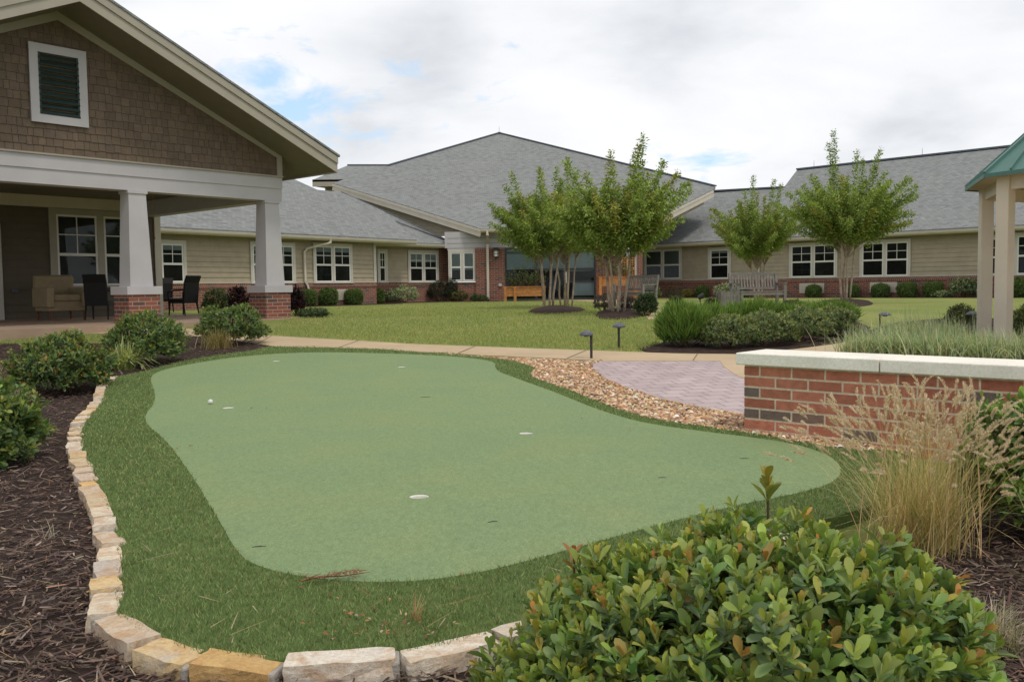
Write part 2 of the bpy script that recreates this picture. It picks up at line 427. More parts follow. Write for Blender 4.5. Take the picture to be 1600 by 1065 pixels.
# outlines traced on the ground
GREEN = smooth_loop(Gs([(232,590),(247,625),(219,655),(262,690),(298,740),(338,805),(372,868),(405,886),(450,898),(520,907),(600,911),(680,906),(760,893),
    (850,870),(950,842),(1050,815),(1150,790),(1250,771),(1302,755),(1318,735),(1300,713),(1250,695),(1180,684),(1080,672),(1000,660),(940,642),(880,618),(840,603),
    (806,591),(772,578),(776,564),(700,556),(600,552),(500,550),(420,553),(350,560),(290,570),(250,579)]), 2)
# stone edging, inner edge (turf side), front corner then along the front
EDGE = Gs([(182,588),(163,606),(160,624),(148,640),(128,660),(124,680),(126,702),(140,735),(150,760),(166,790),(178,822),(186,856),(184,890),(178,930),(182,962),(215,988),
    (258,1008),(320,1022),(400,1029),(470,1032),(550,1028),(630,1019),(700,1009),(770,993),(860,968)])
TURF_R = Gs([(960,930),(1100,880),(1240,825),(1360,790),(1430,735),(1400,702),(1345,703)])
STRIP = Gs([(1300,698),(1250,690),(1160,674),(1080,664),(1010,652),(950,634),(890,609),(852,596),(828,588),(836,574),(800,563),(776,560)])
TOP = Gs([(700,551),(660,551),(630,547),(580,544),(520,542),(450,541),(420,541),(390,548),(330,556),(280,565),(225,580)])
OUT = [Vector(p) for p in EDGE] + [Vector(p) for p in TURF_R] + [Vector(p) for p in STRIP] + [Vector(p) for p in TOP]
TURF = OUT
HOLES = [(655,776,.054),(822,677,.054),(357,637,.054),(432,564,.054),(628,573,.054)]
hp = [G(x, y) for x, y, _ in HOLES]
ring = lambda c, r, n=24: [(c.x + r*math.cos(6.2832*i/n), c.y + r*math.sin(6.2832*i/n)) for i in range(n)]
sheet('putting_green', [GREEN] + [ring(c, .054) for c in hp], .004, GT, MT['green'], skirt=.02)
sheet('turf', [TURF, GREEN], 0.0, GT, MT['turfbase'], skirt=.14)

# gravel, pavers, path, plaza
PAV = Gs([(925,574),(928,567),(942,564.5),(1000,564),(1060,564),(1125,564),(1131,573),(1148,585),(1175,597),(1230,615),(1300,660),(1230,655),(1161,647),(1100,637),(1040,625),(980,606),(945,591)])
WL0 = G(1162, 669)
GRAV = Gs([(660,551),(700,553.5),(760,557),(860,561),(925,565),(944,563),(942,564.5),(928,567),(925,574),(945,591),(980,606),(1040,625),(1100,637),(1161,647),(1230,655),(1300,668),(1400,690),(1430,705),(1345,703)]) + STRIP[:]
sheet('paver_patio', [PAV], .002, GT, MT['pavers'])
sheet('gravel_bed', [GRAV], -.02, GT, MT['soil_gravel'], skirt=.14)
PATH = Gs([(-160,507),(0,510.5),(144,507.5),(215,509),(270,511.5),(310,515),(410,524),(540,531.5),(640,537.5),(760,542),(900,547),(1000,550.5),(1060,552.5),(1150,553.5),(1240,546),(1310,537),(1345,527),(1362,514),
    (1400,508),(1470,512)]) + [Vector((16, 15.2)), Vector((16, 5)), Vector((6.0, 4.6))] + Gs([(1420,640),(1300,640),(1230,615),(1175,597),(1148,585),(1131,573),(1125,564),(1060,564),(1000,564),(942,564.5),
    (925,563),(860,559.5),(760,555.5),(700,552),(640,549),(590,545.5),(520,543.5),(430,541.5),(402,537),(372,533),(310,525.5),(260,522.5),(144,521),(0,519.5),(-160,519)])
sheet('path', [PATH], .006, GT, MT['path'], skirt=.05)
# joints in the path: thin tooled grooves as slightly darker strips
jm = MB()
for a, b in [((560,532.8),(530,543.2)),((742,541.5),(716,552.5)),((916,547.8),(886,560.6)),((1090,553.2),(1083,563.6)),((424,525.3),(404,536.8)),((205,509.3),(186,521.2))]:
    A = G(*a); B = G(*b); A.z += .0105; B.z += .0105; jm.bar(A, B, .014, .003)
jm.build('path_joint', M('joint_shadow', (.22, .16, .10), .95), None); tag(bpy.data.objects['path_joint'], kind='structure')
# far walk by the entrance and walk past the benches
sheet('entrance_path', [Gs([(775,463),(1000,463),(1000,466.5),(1040,484),(1052,497),(1012,499),(1000,484),(960,474),(905,470.5),(775,469)], GL)], .012, GL, MT['path'], skirt=.03)
# mulch beds
BED = Gs([(420,541),(404,537.5),(372,534),(310,526.5),(286,524.5),(262,527),(215,545),(160,538),(70,537),(-40,540),(-300,560)], GL)
BED = [Vector((-7.5, -4)), Vector((7.5, -4)), Vector((7.5, 4.4)), Vector((4.4, 4.4)), Vector((2.6, 5.0)), Vector((1.2, 3.4)), Vector((-.6, 3.05)), Vector((-1.4, 3.2)), Vector((-2.2, 6.2)), Vector((-2.6, 8.6)), Vector((-3.0, 11.4))] + [Vector(G(420, 543, GL).xy)] + [Vector(p) for p in BED]
sheet('mulch_bed', [BED], .02, GL, MT['mulch'])
HB = Gs([(994,545),(1010,550),(1060,553.2),(1150,553.8),(1240,547),(1306,538),(1343,527),(1360,512),(1330,500),(1200,505),(1100,520),(1030,538)], GL)
sheet('hedge_mulch', [HB], .016, GL, MT['mulch'], skirt=.03)
FB = Gs([(1340,522),(1330,560),(1420,562),(1560,572),(1700,580),(1700,505),(1500,496),(1400,505)], GT)
sheet('grass_bed_mulch', [FB], .018, GT, MT['mulch'], skirt=.02)
for nm, pts in (('tree_mulch', [(818,489),(850,493),(900,489),(925,485),(905,481.5),(860,480),(830,483)]), ('tree_mulch', [(922,497),(960,501),(1000,497),(1012,490),(985,485),(940,486)]),
                ('tree_mulch', [(1272,476),(1320,482),(1368,477),(1365,471),(1320,468.5),(1278,471)])):
    c = Gs(pts, GL); q = smooth_loop(c, 2); b = MB(); n = len(q); cen = sum(q, Vector((0, 0))) / n
    prev = [Vector((p.x, p.y, gl(p.y) - .02)) for p in q]
    for f, h in ((.85, .05), (.5, .10), (.2, .12)):
        cur = [Vector((*(cen + (p - cen) * f), gl(p.y) + h + R.uniform(-.012, .012))) for p in q]
        for i in range(n): b.poly([prev[i], prev[(i+1) % n], cur[(i+1) % n], cur[i]])
        prev = cur
    b.poly(prev); tag(b.build(nm, MT['mulch'], None, weld=True), kind='structure')
# planting beds along the wings (dark strip at the wall foot)
def strip(pts, off=.014): sheet('wall_bed', [Gs(pts, GL)], off, GL, MT['mulch'], skirt=.03)

# ------------------------------------------------------------------ loose ground cover (uncountable)
def sample_poly(poly, dens, k, holes=(), near=3.0, pw=1.6, cap=200000):
    P = np.array([tuple(p) for p in poly]); lo, hi = P.min(0), P.max(0)
    n = min(int((hi[0]-lo[0]) * (hi[1]-lo[1]) * dens), 900000)
    q = rng.uniform(lo, hi, (n, 2)); q = q[in_poly(q, P)]
    for h in holes: q = q[~in_poly(q, np.array([tuple(p) for p in h]))]
    dist = np.hypot(q[:, 0], q[:, 1]).clip(near)
    q = q[rng.random(len(q)) < (near / dist) ** pw]
    q = q[:cap]
    y = q[:, 1]; z = np.interp(y, [a for a, _ in k], [b for _, b in k])
    return np.c_[q, z]
# turf blades
P = sample_poly(TURF, 36000, GT, [GREEN], 3.2, 1.3)
n = len(P); az = rng.uniform(0, 6.2832, n); tl = rng.uniform(.1, .75, n)
d = np.c_[np.cos(az) * tl, np.sin(az) * tl - .05, np.ones(n)]; ds = np.hypot(P[:, 0], P[:, 1])
cl = pal([(.155, .21, .085), (.21, .275, .115), (.31, .37, .17), (.36, .35, .19)], n, [.34, .38, .22, .06])
tag(scatter('turf_grass', *BLADE, P, d, np.c_[np.cos(az+1.5), np.sin(az+1.5), np.zeros(n)], rng.uniform(.010, .026, n), cl, MT['blade'], wscale=.0036 * (ds / 3.2).clip(1, 2.5)),
    'long artificial grass fringe round the putting green', 'grass', kind='stuff')
# gravel stones
PEB = ([(0,-.5,.0),(.42,-.2,.05),(.38,.3,-.02),(0,.5,.04),(-.4,.25,0),(-.42,-.22,.03),(.15,-.12,.3),(.12,.2,.27),(-.18,.15,.32),(-.16,-.16,.26)],
       [(0,1,6),(0,6,9),(1,2,7,6),(2,3,7),(3,8,7),(3,4,8),(4,5,9,8),(5,0,9),(6,7,8,9)])
P = sample_poly(GRAV, 3600, GT, [], 6.5, .7); n = len(P); P[:, 2] += -.018 + rng.uniform(0, .022, n)
az = rng.uniform(0, 6.2832, n)
cl = pal([(.44, .26, .13), (.52, .35, .20), (.33, .17, .085), (.60, .48, .36), (.25, .16, .10), (.55, .40, .24), (.70, .63, .54)], n, [.24, .22, .18, .1, .12, .1, .04])
tag(scatter('gravel', *PEB, P, np.c_[np.cos(az), np.sin(az), .25*rng.standard_normal(n)], np.c_[.35*rng.standard_normal(n), .35*rng.standard_normal(n), np.ones(n)], rng.lognormal(math.log(.029), .33, n).clip(.014, .06), cl, MT['stone_chip']),
    'loose brown and tan river gravel beside the putting green', 'gravel', kind='stuff')
# bark mulch chips
CHIP = ([(-.5,0,0),(.5,0,0),(.35,1,.0),(-.3,.93,0),(-.4,.05,.32),(.38,.08,.3),(.22,.95,.25),(-.2,.9,.28)], [(4,5,6,7),(0,1,5,4),(1,2,6,5),(2,3,7,6),(3,0,4,7)])
BED_IN = [OUT]
P = sample_poly(BED, 9500, GL, BED_IN, 3.2, 1.5)
P = P[(P[:, 1] > 1.3) & (np.abs(P[:, 0]) < P[:, 1] * .85 + 1.0)]
n = len(P); P[:, 2] += .018 + rng.uniform(0, .028, n); az = rng.uniform(0, 6.2832, n)
cl = pal([(.115, .078, .062), (.076, .052, .044), (.17, .12, .095), (.27, .21, .175), (.30, .20, .12)], n, [.38, .34, .19, .07, .02], .25)
tag(scatter('mulch', *CHIP, P, np.c_[np.cos(az), np.sin(az), .22*rng.standard_normal(n)], np.c_[.3*rng.standard_normal(n), .3*rng.standard_normal(n), np.ones(n)],
    rng.lognormal(math.log(.046), .45, n).clip(.015, .13), cl, MT['chip'], wscale=rng.uniform(.003, .010, n)), 'dark shredded bark mulch covering the planting beds', 'mulch', kind='stuff')
# dry straws lying on the turf and mulch
P = np.vstack([sample_poly(TURF, 22, GT, [GREEN], 3.2, 1.0) + [0, 0, .035], [p for p in sample_poly(BED, 40, GL, BED_IN, 3.2, 1.2) + [0, 0, .05] if abs(p[0]) < p[1]*.62+.4 and p[1] > 1.5]]); n = len(P); az = rng.uniform(0, 6.2832, n)
tag(scatter('straw', *BLADE, P, np.c_[np.cos(az), np.sin(az), .08*rng.standard_normal(n)], np.tile([0, 0, 1.], (n, 1)), rng.uniform(.05, .20, n), pal([(.34, .25, .13), (.26, .15, .08), (.42, .34, .22)], n), MT['dry'], wscale=.0035),
    'dry straws scattered on the turf and mulch', 'straw', kind='stuff')
# lawn blades where the lawn is nearest
LAWN_NEAR = Gs([(-60,521),(145,523),(262,525),(215,545),(160,537),(70,536),(-60,539)], GL)
P = sample_poly(LAWN_NEAR, 2600, GL, [], 9, 1)
P2 = sample_poly(Gs([(420,523),(640,536.5),(900,546),(1000,550),(1030,538),(1040,484),(1000,470),(700,472),(470,483),(440,503)], GL), 2600, GL, [], 9, 2.6)
P = np.vstack([P, P2]); n = len(P); az = rng.uniform(0, 6.2832, n)
tag(scatter('lawn_grass', *BLADE, P, np.c_[np.cos(az)*.5, np.sin(az)*.5, np.ones(n)], np.c_[np.cos(az+1.5), np.sin(az+1.5), np.zeros(n)], rng.uniform(.03, .06, n), pal([(.23, .30, .09), (.31, .35, .115), (.40, .39, .15)], n), MT['blade'], wscale=.009),
    'short green lawn grass beside the path', 'grass', kind='stuff')
# ------------------------------------------------------------------ buildings
Z = Vector((0, 0, 1))
class Frame:
    """vertical wall: origin O (xy), u along the wall, n outward"""
    def __init__(s, O, u, toward=(0, 0)):
        s.O = Vector((O[0], O[1], 0)); s.u = Vector((u[0], u[1], 0)).normalized()
        n = Vector((s.u.y, -s.u.x, 0))
        if n.dot(Vector((toward[0], toward[1], 0)) - s.O) < 0: n = -n
        s.n = n
    def p(s, a, z, o=0): return s.O + s.u * a + s.n * o + Z * z
    def hit(s, px, py, o=0):
        q = on_plane(px, py, s.O + s.n * o, s.n); return (q - s.O).dot(s.u), q.z
    def S(s, px, py=440, o=0): return s.hit(px, py, o)[0]
    def box(s, mb, a0, a1, z0, z1, o0, o1):
        mb.box(s.p((a0+a1)/2, (z0+z1)/2, (o0+o1)/2), s.u * abs(a1-a0)/2, s.n * abs(o1-o0)/2, Z * abs(z1-z0)/2)

def lap_siding(fr, a0, a1, z0, z1, parent, mat='siding', ex=.178, name='wall', o=0.0):
    mb = MB(); z = z0
    while z < z1 - .01:
        t = min(z + ex, z1)
        mb.poly([fr.p(a0, z, o + .022), fr.p(a1, z, o + .022), fr.p(a1, t, o + .0), fr.p(a0, t, o + .0)])
        mb.poly([fr.p(a0, z, o - .004), fr.p(a1, z, o - .004), fr.p(a1, z, o + .022), fr.p(a0, z, o + .022)][::-1])
        z = t
    fr.box(mb, a0, a1, z0, z1, o - .14, o - .005)
    return mb.build(name, MT[mat], parent)

def window(fr, a0, a1, z0, z1, parent, lights=2, trim=.11, muntin=True, blind=0, o=0.0, rail=.52, head=.13, mw=.10, name='window', trim_mat='trim', muntin_lower=False, blind_low=0):
    """double-hung window: trim frame (part) > pane, sash, blind"""
    if a0 > a1: a0, a1 = a1, a0
    mb = MB(); ti, to = o + .023, o + .066
    fr.box(mb, a0, a0 + trim, z0, z1, ti, to); fr.box(mb, a1 - trim, a1, z0, z1, ti, to)
    fr.box(mb, a0 + trim, a1 - trim, z1 - head, z1, ti, to)
    fr.box(mb, a0 - .02, a1 + .02, z0 - .05, z0, ti, to + .03)
    b0, b1 = a0 + trim, a1 - trim; w = (b1 - b0 - mw * (lights - 1)) / lights
    for i in range(1, lights): x = b0 + i * w + (i - 1) * mw; fr.box(mb, x, x + mw, z0, z1 - head, ti, to)
    f = mb.build(name, MT[trim_mat], parent)
    dk = MB(); dk.poly([fr.p(b0, z0, o + .024), fr.p(b1, z0, o + .024), fr.p(b1, z1 - head, o + .024), fr.p(b0, z1 - head, o + .024)]); dk.build('room_shade', MT['dark'], f)  # flat dark sheet painted as the unlit room; no room behind
    zt = z1 - head; zm = z0 + (zt - z0) * (1 - rail)
    for i in range(lights):
        x0 = b0 + i * (w + mw); x1 = x0 + w; fw = .05
        sm = MB()
        fr.box(sm, x0, x0 + fw, z0, zt, o + .030, o + .052); fr.box(sm, x1 - fw, x1, z0, zt, o + .030, o + .052)
        fr.box(sm, x0 + fw, x1 - fw, zt - fw, zt, o + .030, o + .052); fr.box(sm, x0 + fw, x1 - fw, z0, z0 + fw, o + .030, o + .052)
        fr.box(sm, x0 + fw, x1 - fw, zm - .035, zm + .035, o + .030, o + .056)
        if muntin:
            xm = (x0 + x1) / 2; zq = (zm + zt) / 2
            fr.box(sm, xm - .012, xm + .012, zm + .035, zt - fw, o + .034, o + .046); fr.box(sm, x0 + fw, x1 - fw, zq - .012, zq + .012, o + .035, o + .045)
        sm.build('sash', MT['sash'], f)
        pm = MB(); pm.poly([fr.p(x0, z0, o + .038), fr.p(x1, z0, o + .038), fr.p(x1, zt, o + .038), fr.p(x0, zt, o + .038)]); pm.build('pane', MT['glass'], f)
        if blind:
            zb = zt - (zt - z0) * blind; bm_ = MB(); k = int((zt - zb) / .05) + 1
            for j in range(k):
                q = zt - j * (zt - zb) / k; bm_.poly([fr.p(x0 + .03, q - (zt - zb) / k * .92, o + .030), fr.p(x1 - .03, q - (zt - zb) / k * .92, o + .030), fr.p(x1 - .03, q, o + .026), fr.p(x0 + .03, q, o + .026)])
            bm_.build('blind', MT['blind'], f)
    return f

def brick_base(fr, a0, a1, z0, z1, parent, o=.03, cap=True, name='brick_wainscot'):
    b = MB(); fr.box(b, a0, a1, z0 - .2, z1 - (.20 if cap else 0), -.1, o); w = b.build(name, MT['brick'], parent)
    if cap:
        c = MB(); fr.box(c, a0, a1, z1 - .20, z1 - .03, -.1, o + .028); c.build('soldier_course', MT['soldier'], parent)
        c = MB(); fr.box(c, a0, a1, z1 - .03, z1, -.02, o + .035); c.build('sill_trim', MT['trim'], parent)

def roof_plane(name, poly, th, parent, mat='shingle'):
    mb = MB(); P = [Vector(p) for p in poly]; nn = (P[1] - P[0]).cross(P[-1] - P[0])
    if nn.z < 0: P = P[::-1]
    mb.prism(P[::-1], (0, 0, -th)); return mb.build(name, MT[mat], parent)
def gutter(a, b, n, parent):
    """fascia board + K gutter along a-b (n outward)"""
    a = Vector(a); b = Vector(b); n = Vector(n); f = MB()
    d = (b - a).normalized()
    f.prism([a - n*.02, a - n*.045, a - n*.045 + Z*.20, a - n*.02 + Z*.20], b - a); f.build('fascia', MT['cream'], parent)
    g = MB(); prof = [(-.018, .03), (.05, .03), (.085, .075), (.10, .13), (.10, .145), (.088, .145), (.08, .085), (.045, .045), (-.018, .045)]
    g.prism([a + n*x + Z*z for x, z in prof], b - a); g.build('gutter', MT['cream'], parent)
def downspout(pts, parent, w=.085):
    m = MB()
    for p, q in zip(pts, pts[1:]):
        p = Vector(p); q = Vector(q); d = (q - p).normalized(); m.bar(p - d*.02, q + d*.02, w, w*.8)
    m.build('downspout', MT['cream'], parent)
def louvre_panel(fr, px0, px1, y0, y1, parent, o=.03):
    a0, a1 = fr.S(px0), fr.S(px1); z0 = fr.hit(px0, y1)[1]; z1 = fr.hit(px0, y0)[1]
    m = MB(); fr.box(m, a0, a1, z0, z1, o, o + .03); k = 9
    for i in range(k):
        zz = z0 + .05 + (z1 - z0 - .1) * i / (k - 1); fr.box(m, a0 + .05, a1 - .05, zz - .012, zz + .006, o + .03, o + .037)
    m.build('vent_panel', MT['panel'], parent)
FL = .61
def lightning_rod(p, parent):
    m = MB(); p = Vector(p); m.tube([p, p + Z*.25, p + Z*.42], [.012, .010, .004], 5); m.build('lightning_rod', MT['lamp_grey'], parent)

# ============ left wing
zE = 3.10
EA = on_z(258, 364.5, zE); EB = on_z(650, 382.3, zE)
uL = (EB - EA).normalized(); nL = Vector((uL.y, -uL.x, 0))
if nL.dot(-EA) < 0: nL = -nL
LW = thing('building_wing', 'long low wing on the left with tan lap siding, brick base and grey shingle roof', 'building', (EA.x, EA.y, FL))
oh = .55
fl = Frame((EA - nL*oh).xy, uL.xy); L1 = (EB - EA).length
sJ = fl.S(587)
lap_siding(fl, -7, sJ, 1.53, zE + .15, LW)
brick_base(fl, -7, sJ, FL, 1.53, LW)
c = MB(); fl.box(c, sJ - .13, sJ + .012, 1.53, zE + .1, .018, .05); fl.box(c, sJ, sJ + .03, 1.53, zE + .1, -.12, .018); c.build('corner_trim', MT['trim'], LW)
def px_window(fr, px0, px1, y0, y1, parent, ym=None, **kw):
    xm = (px0 + px1) / 2; z1 = fr.hit(xm, y0)[1]; z0 = fr.hit(xm, y1)[1]
    return window(fr, fr.S(px0), fr.S(px1), z0, z1, parent, **kw)
for a in ((248, 291, 375, 441, 1), (391, 461, 378, 441, 2), (489, 550, 380, 440.5, 2)):
    px_window(fl, *a[:4], LW, lights=a[4], blind=.16)
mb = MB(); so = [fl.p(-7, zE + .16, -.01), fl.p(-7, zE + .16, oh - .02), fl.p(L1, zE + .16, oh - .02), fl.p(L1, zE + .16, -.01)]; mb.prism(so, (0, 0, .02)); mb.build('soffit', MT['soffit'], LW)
gutter(EA - uL*7, EB, nL, LW)
a = fl.p(fl.S(500, 372), zE + .06, oh + .04); s2 = fl.S(474, 420)
downspout([a, a - Z*.12, fl.p(s2 + .12, zE - .30, .10), fl.p(s2, zE - .42, .07), fl.p(s2, 1.56, .09), fl.p(s2 + .05, 1.45, .13), fl.p(s2 + .12, 1.2, .16), fl.p(s2 + .14, .72, .16)], LW)
louvre_panel(fl, 525, 541.5, 452, 469, LW)
# recessed end of the wing
EC = on_z(590, 384, zE - .05); ED = on_z(708, 388, zE - .05)
u2 = (ED - EC).normalized(); n2 = nL
f2 = Frame((EC - nL*oh).xy, u2.xy); L2 = (ED - EC).length
sA = f2.S(570); 
lap_siding(f2, sA, f2.S(688), 1.55, zE + .1, LW)
brick_base(f2, sA, f2.S(706), FL, 1.55, LW)
b = MB(); f2.box(b, f2.S(686), f2.S(706), 1.55, zE + .1, -.1, .03); b.build('brick_pier', MT['brick'], LW)
px_window(f2, 589, 605, 389, 440, LW, lights=1, trim=.12)
px_window(f2, 637, 684.5, 391, 440, LW, lights=2, blind=.32)
gutter(EC - u2*1.2, ED, nL, LW)
mb = MB(); mb.prism([f2.p(sA, zE + .11, -.01), f2.p(sA, zE + .11, oh - .02), f2.p(L2 + .3, zE + .11, oh - .02), f2.p(L2 + .3, zE + .11, -.01)], (0, 0, .02)); mb.build('soffit', MT['soffit'], LW)
SL = .45
def slope_plane(p, n):      # through eave point p, rising away from outward n
    d = -Vector(n); up = Vector((d.x, d.y, SL)).normalized(); along = Vector((n.y, -n.x, 0)); q = along.cross(up); 
    return Vector(p), (q if q.z > 0 else -q)
pL = slope_plane(EA + Z*.21 + nL*.03, nL); pL2 = slope_plane(EC + Z*.20 + nL*.03, nL)
ea = EA + nL*.03 + Z*.21
top = [on_plane(x, y, *pL) for x, y in ((534, 300), (496, 296.5), (440, 271), (396, 251))]
tl = top[-1]; run = (tl - ea).dot(-nL)
tfar = ea - uL*9 - nL*run + Z*run*SL
roof_plane('roof', [ea - uL*9, EB + nL*.03 + Z*.21, on_plane(600, 330.2, *pL), ] + top + [tfar], .10, LW)
ec = EC + nL*.03 + Z*.20
r2 = [ec - u2*1.5, ED + nL*.03 + Z*.20 + u2*.1, on_plane(540, 303, *pL2), on_plane(500, 300, *pL2)]
roof_plane('roof', r2, .10, LW)
# back slope so the wing is a closed roof
roof_plane('roof', [top[0], top[1], top[1] - nL*9 - Z*3.4, top[0] - nL*9 - Z*3.4], .1, LW)
roof_plane('roof', [top[1], top[2], tl, tfar, tfar - nL*9 - Z*3.6, top[1] - nL*9 - Z*3.4], .1, LW)
rg = MB(); rg.bar(top[0], r2[1] + Z*.03, .2, .04); rg.build('ridge_flashing', MT['ridge'], LW)

# ============ central hall
YC = 41.0
CH = thing('central_hall', 'central hall with a wide grey hip roof, brick piers and a glazed entrance', 'building', (1.5, YC, FL))
fc = Frame((0, YC), (1, 0))
PE = at(760, 360, 40.2); zC = PE.z
pC = (Vector((PE.x, 40.2, zC + .10)), Vector((0, -.45, 1)).normalized())
RK = [on_plane(x, y, *pC) for x, y in ((751, 357), (985, 361), (1114, 296), (1118, 291), (780, 208), (605, 259), (520, 286))]
roof_plane('roof', RK, .12, CH)
# back slopes of the hip
ap = RK[4]
roof_plane('roof', [RK[3], RK[2], RK[2] + Vector((6, 18, -3)), ap + Vector((0, 22, -7))  , ap], .1, CH) if False else None
bk = [RK[5], ap, RK[3]]
mb = MB(); far = ap + Vector((0, 16, -6.5)); mb.poly([RK[5], ap, far]); mb.poly([ap, RK[3], far]); mb.build('back_roof', MT['shingle'], CH)
rd = MB(); rd.bar(RK[5] + Z*.03, ap + Z*.03, .25, .06); rd.bar(ap + Z*.03, RK[3] + Z*.03, .25, .06); rd.build('ridge_cap', MT['ridge'], CH)
lightning_rod(ap, CH)
# eave and rake boards
gutter(Vector((RK[0].x, 40.15, zC - .10)), Vector((RK[1].x, 40.15, zC - .10)), Vector((0, -1, 0)), CH)
for a_, b_ in ((RK[0], RK[6]), (RK[1], RK[2])):
    rb = MB(); rb.bar(a_ - Z*.22, b_ - Z*.22, .05, .30); rb.bar(a_ - Z*.10, b_ - Z*.10, .10, .10); rb.build('rake_board', MT['cream'], CH)
# side walls under the rakes: left and right
for a_, b_, sgn in ((RK[0], RK[6], 1), (RK[1], RK[2], -1)):
    inn = Vector((sgn*.40, .22, 0)); A = a_ + inn - Z*.16; B = b_ + inn - Z*.16
    mb = MB(); z = (zC - .12) if sgn > 0 else 99; A0 = Vector((A.x, A.y, 0)); B0 = Vector((B.x, B.y, 0)); k = 0
    def zat(t): return A.z + (B.z - A.z) * t
    while z < B.z:
        t0 = max(0, (z - A.z) / (B.z - A.z)); t1 = max(0, (min(z + .178, B.z) - A.z) / (B.z - A.z))
        out = Vector((-(B0 - A0).y, (B0 - A0).x, 0)).normalized(); out = out if out.dot(-A0) > 0 else -out
        mb.poly([A0.lerp(B0, t0) + Z*z + out*.016, A0.lerp(B0, 1) + Z*z + out*.016, A0.lerp(B0, 1) + Z*(z + .178) + out*.004, A0.lerp(B0, t1) + Z*(z + .178) + out*.004]); z += .178
        mb.poly([A0.lerp(B0, t0) + Z*z - out*.01, A0.lerp(B0, 1) + Z*z - out*.01, A0.lerp(B0, 1) + Z*z + out*.016, A0.lerp(B0, t0) + Z*z + out*.016])
    out = Vector((-(B0 - A0).y, (B0 - A0).x, 0)).normalized(); out = out if out.dot(-A0) > 0 else -out
    if sgn > 0: mb.poly([A0 + Z*(zC - .12) - out*.02, B0 + Z*(zC - .12) - out*.02, B - out*.02, A - out*.02])
    else: mb.poly([A - Z*.55, B - Z*.55, B, A])
    mb.build('gable_wall', MT['siding'], CH)
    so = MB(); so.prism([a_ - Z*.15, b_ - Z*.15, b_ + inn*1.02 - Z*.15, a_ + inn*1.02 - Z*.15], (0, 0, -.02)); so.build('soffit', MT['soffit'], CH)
S = lambda px, o=0: fc.S(px, 440, o)
zF = fc.hit(760, 387)[1]
fz = MB(); fc.box(fz, S(696), S(1003), zF, zC + .0, -.1, .05); fc.box(fz, S(700), S(745), fc.hit(720, 391)[1], zF, -.1, .03); fz.build('frieze', MT['white'], CH)
fz = MB(); 
for yy in (372, 380): z = fc.hit(720, yy)[1]; fc.box(fz, S(700), S(790), z - .012, z, .05, .058)
fz.build('frieze_groove', MT['soffit'], CH)
so = MB(); so.prism([Vector((RK[0].x, 40.17, zC - .02)), Vector((RK[1].x, 40.17, zC - .02)), Vector((RK[1].x, YC, zC - .02)), Vector((RK[0].x, YC, zC - .02))], (0, 0, .03)); so.build('soffit', MT['soffit'], CH)
bw = MB(); fc.box(bw, S(690), S(743), FL, fc.hit(720, 441)[1], -.1, .02); bw.build('brick_wainscot', MT['brick'], CH)
for a_, b_, o in ((743, 789, .12), (931, 956, .12), (956, 969, .06), (996, 1004, .10)):
    b = MB(); fc.box(b, S(a_, o), S(b_, o), FL - .1, zF - .18, -.1, o); b.build('brick_pier', MT['brick'], CH)
    b = MB(); fc.box(b, S(a_, o), S(b_, o), zF - .18, zF - .002, -.1, o + .02); b.build('soldier_course', MT['soldier'], CH)
b = MB(); fc.box(b, S(968), S(996), FL - .1, fc.hit(980, 441)[1], -.1, .03); b.build('brick_wainscot', MT['brick'], CH)
px_window(fc, 701, 745, 390, 438.5, CH, lights=2, muntin=False, blind=.62)
px_window(fc, 968, 997, 390, 441, CH, lights=2, muntin=False, trim_mat='white')
# glazed entrance (recessed): frames, doors, blinds
zs0 = FL; zs1 = zF - .02
g0, g1 = S(789), S(931)
gm = MB(); fc.box(gm, g0, g1, zs0, zs0 + .10, -.06, .0); fc.box(gm, g0, g1, zs1 - .08, zs1, -.06, 0); fc.box(gm, g0, g1, fc.hit(820, 394)[1] - .05, fc.hit(820, 394)[1] + .05, -.05, .01)
for px in (789.8, 838, 862, 886, 930): fc.box(gm, S(px) - .05, S(px) + .05, zs0, zs1, -.06, .012)
fc.box(gm, S(838), S(931), fc.hit(850, 421)[1] - .05, fc.hit(850, 421)[1] + .05, -.05, .008)
fc.box(gm, S(886), S(931), fc.hit(900, 440)[1] - .04, fc.hit(900, 440)[1] + .04, -.05, .008)
ent = gm.build('entrance_frame', MT['blackplastic'], CH)
b = MB(); b.poly([fc.p(g0, zs0, -.075), fc.p(g1, zs0, -.075), fc.p(g1, zs1, -.075), fc.p(g0, zs1, -.075)]); b.build('room_shade', MT['dark'], ent)  # dark sheet behind the glazing, room shade as plain colour
b = MB(); zb = fc.hit(815, 421)[1]
for x0, x1, zz in ((790, 838, zb), (838, 886, fc.hit(850, 420)[1]), (886, 931, fc.hit(850, 424)[1])): fc.box(b, S(x0) + .06, S(x1) - .06, zz, zs1 - .08, -.07, -.062)
b.build('roller_blind', M('aqua_blind', (.44, .52, .52), .7, .05, 3), ent)
b = MB(); fc.box(b, S(895), S(929.5), fc.hit(910, 463)[1] + .05, fc.hit(910, 441)[1], -.066, -.058); b.build('white_screen', M('pale_blue_panel', (.50, .60, .64), .6, .03, 3), ent)
b = MB(); b.poly([fc.p(g0, zs0, -.03), fc.p(g1, zs0, -.03), fc.p(g1, zs1, -.03), fc.p(g0, zs1, -.03)]); b.build('pane', MT['glass'], ent)
b = MB(); fc.box(b, S(884), S(885.5), 1.4, 1.9, .012, .05); b.build('door_handle', MT['sash'], ent)
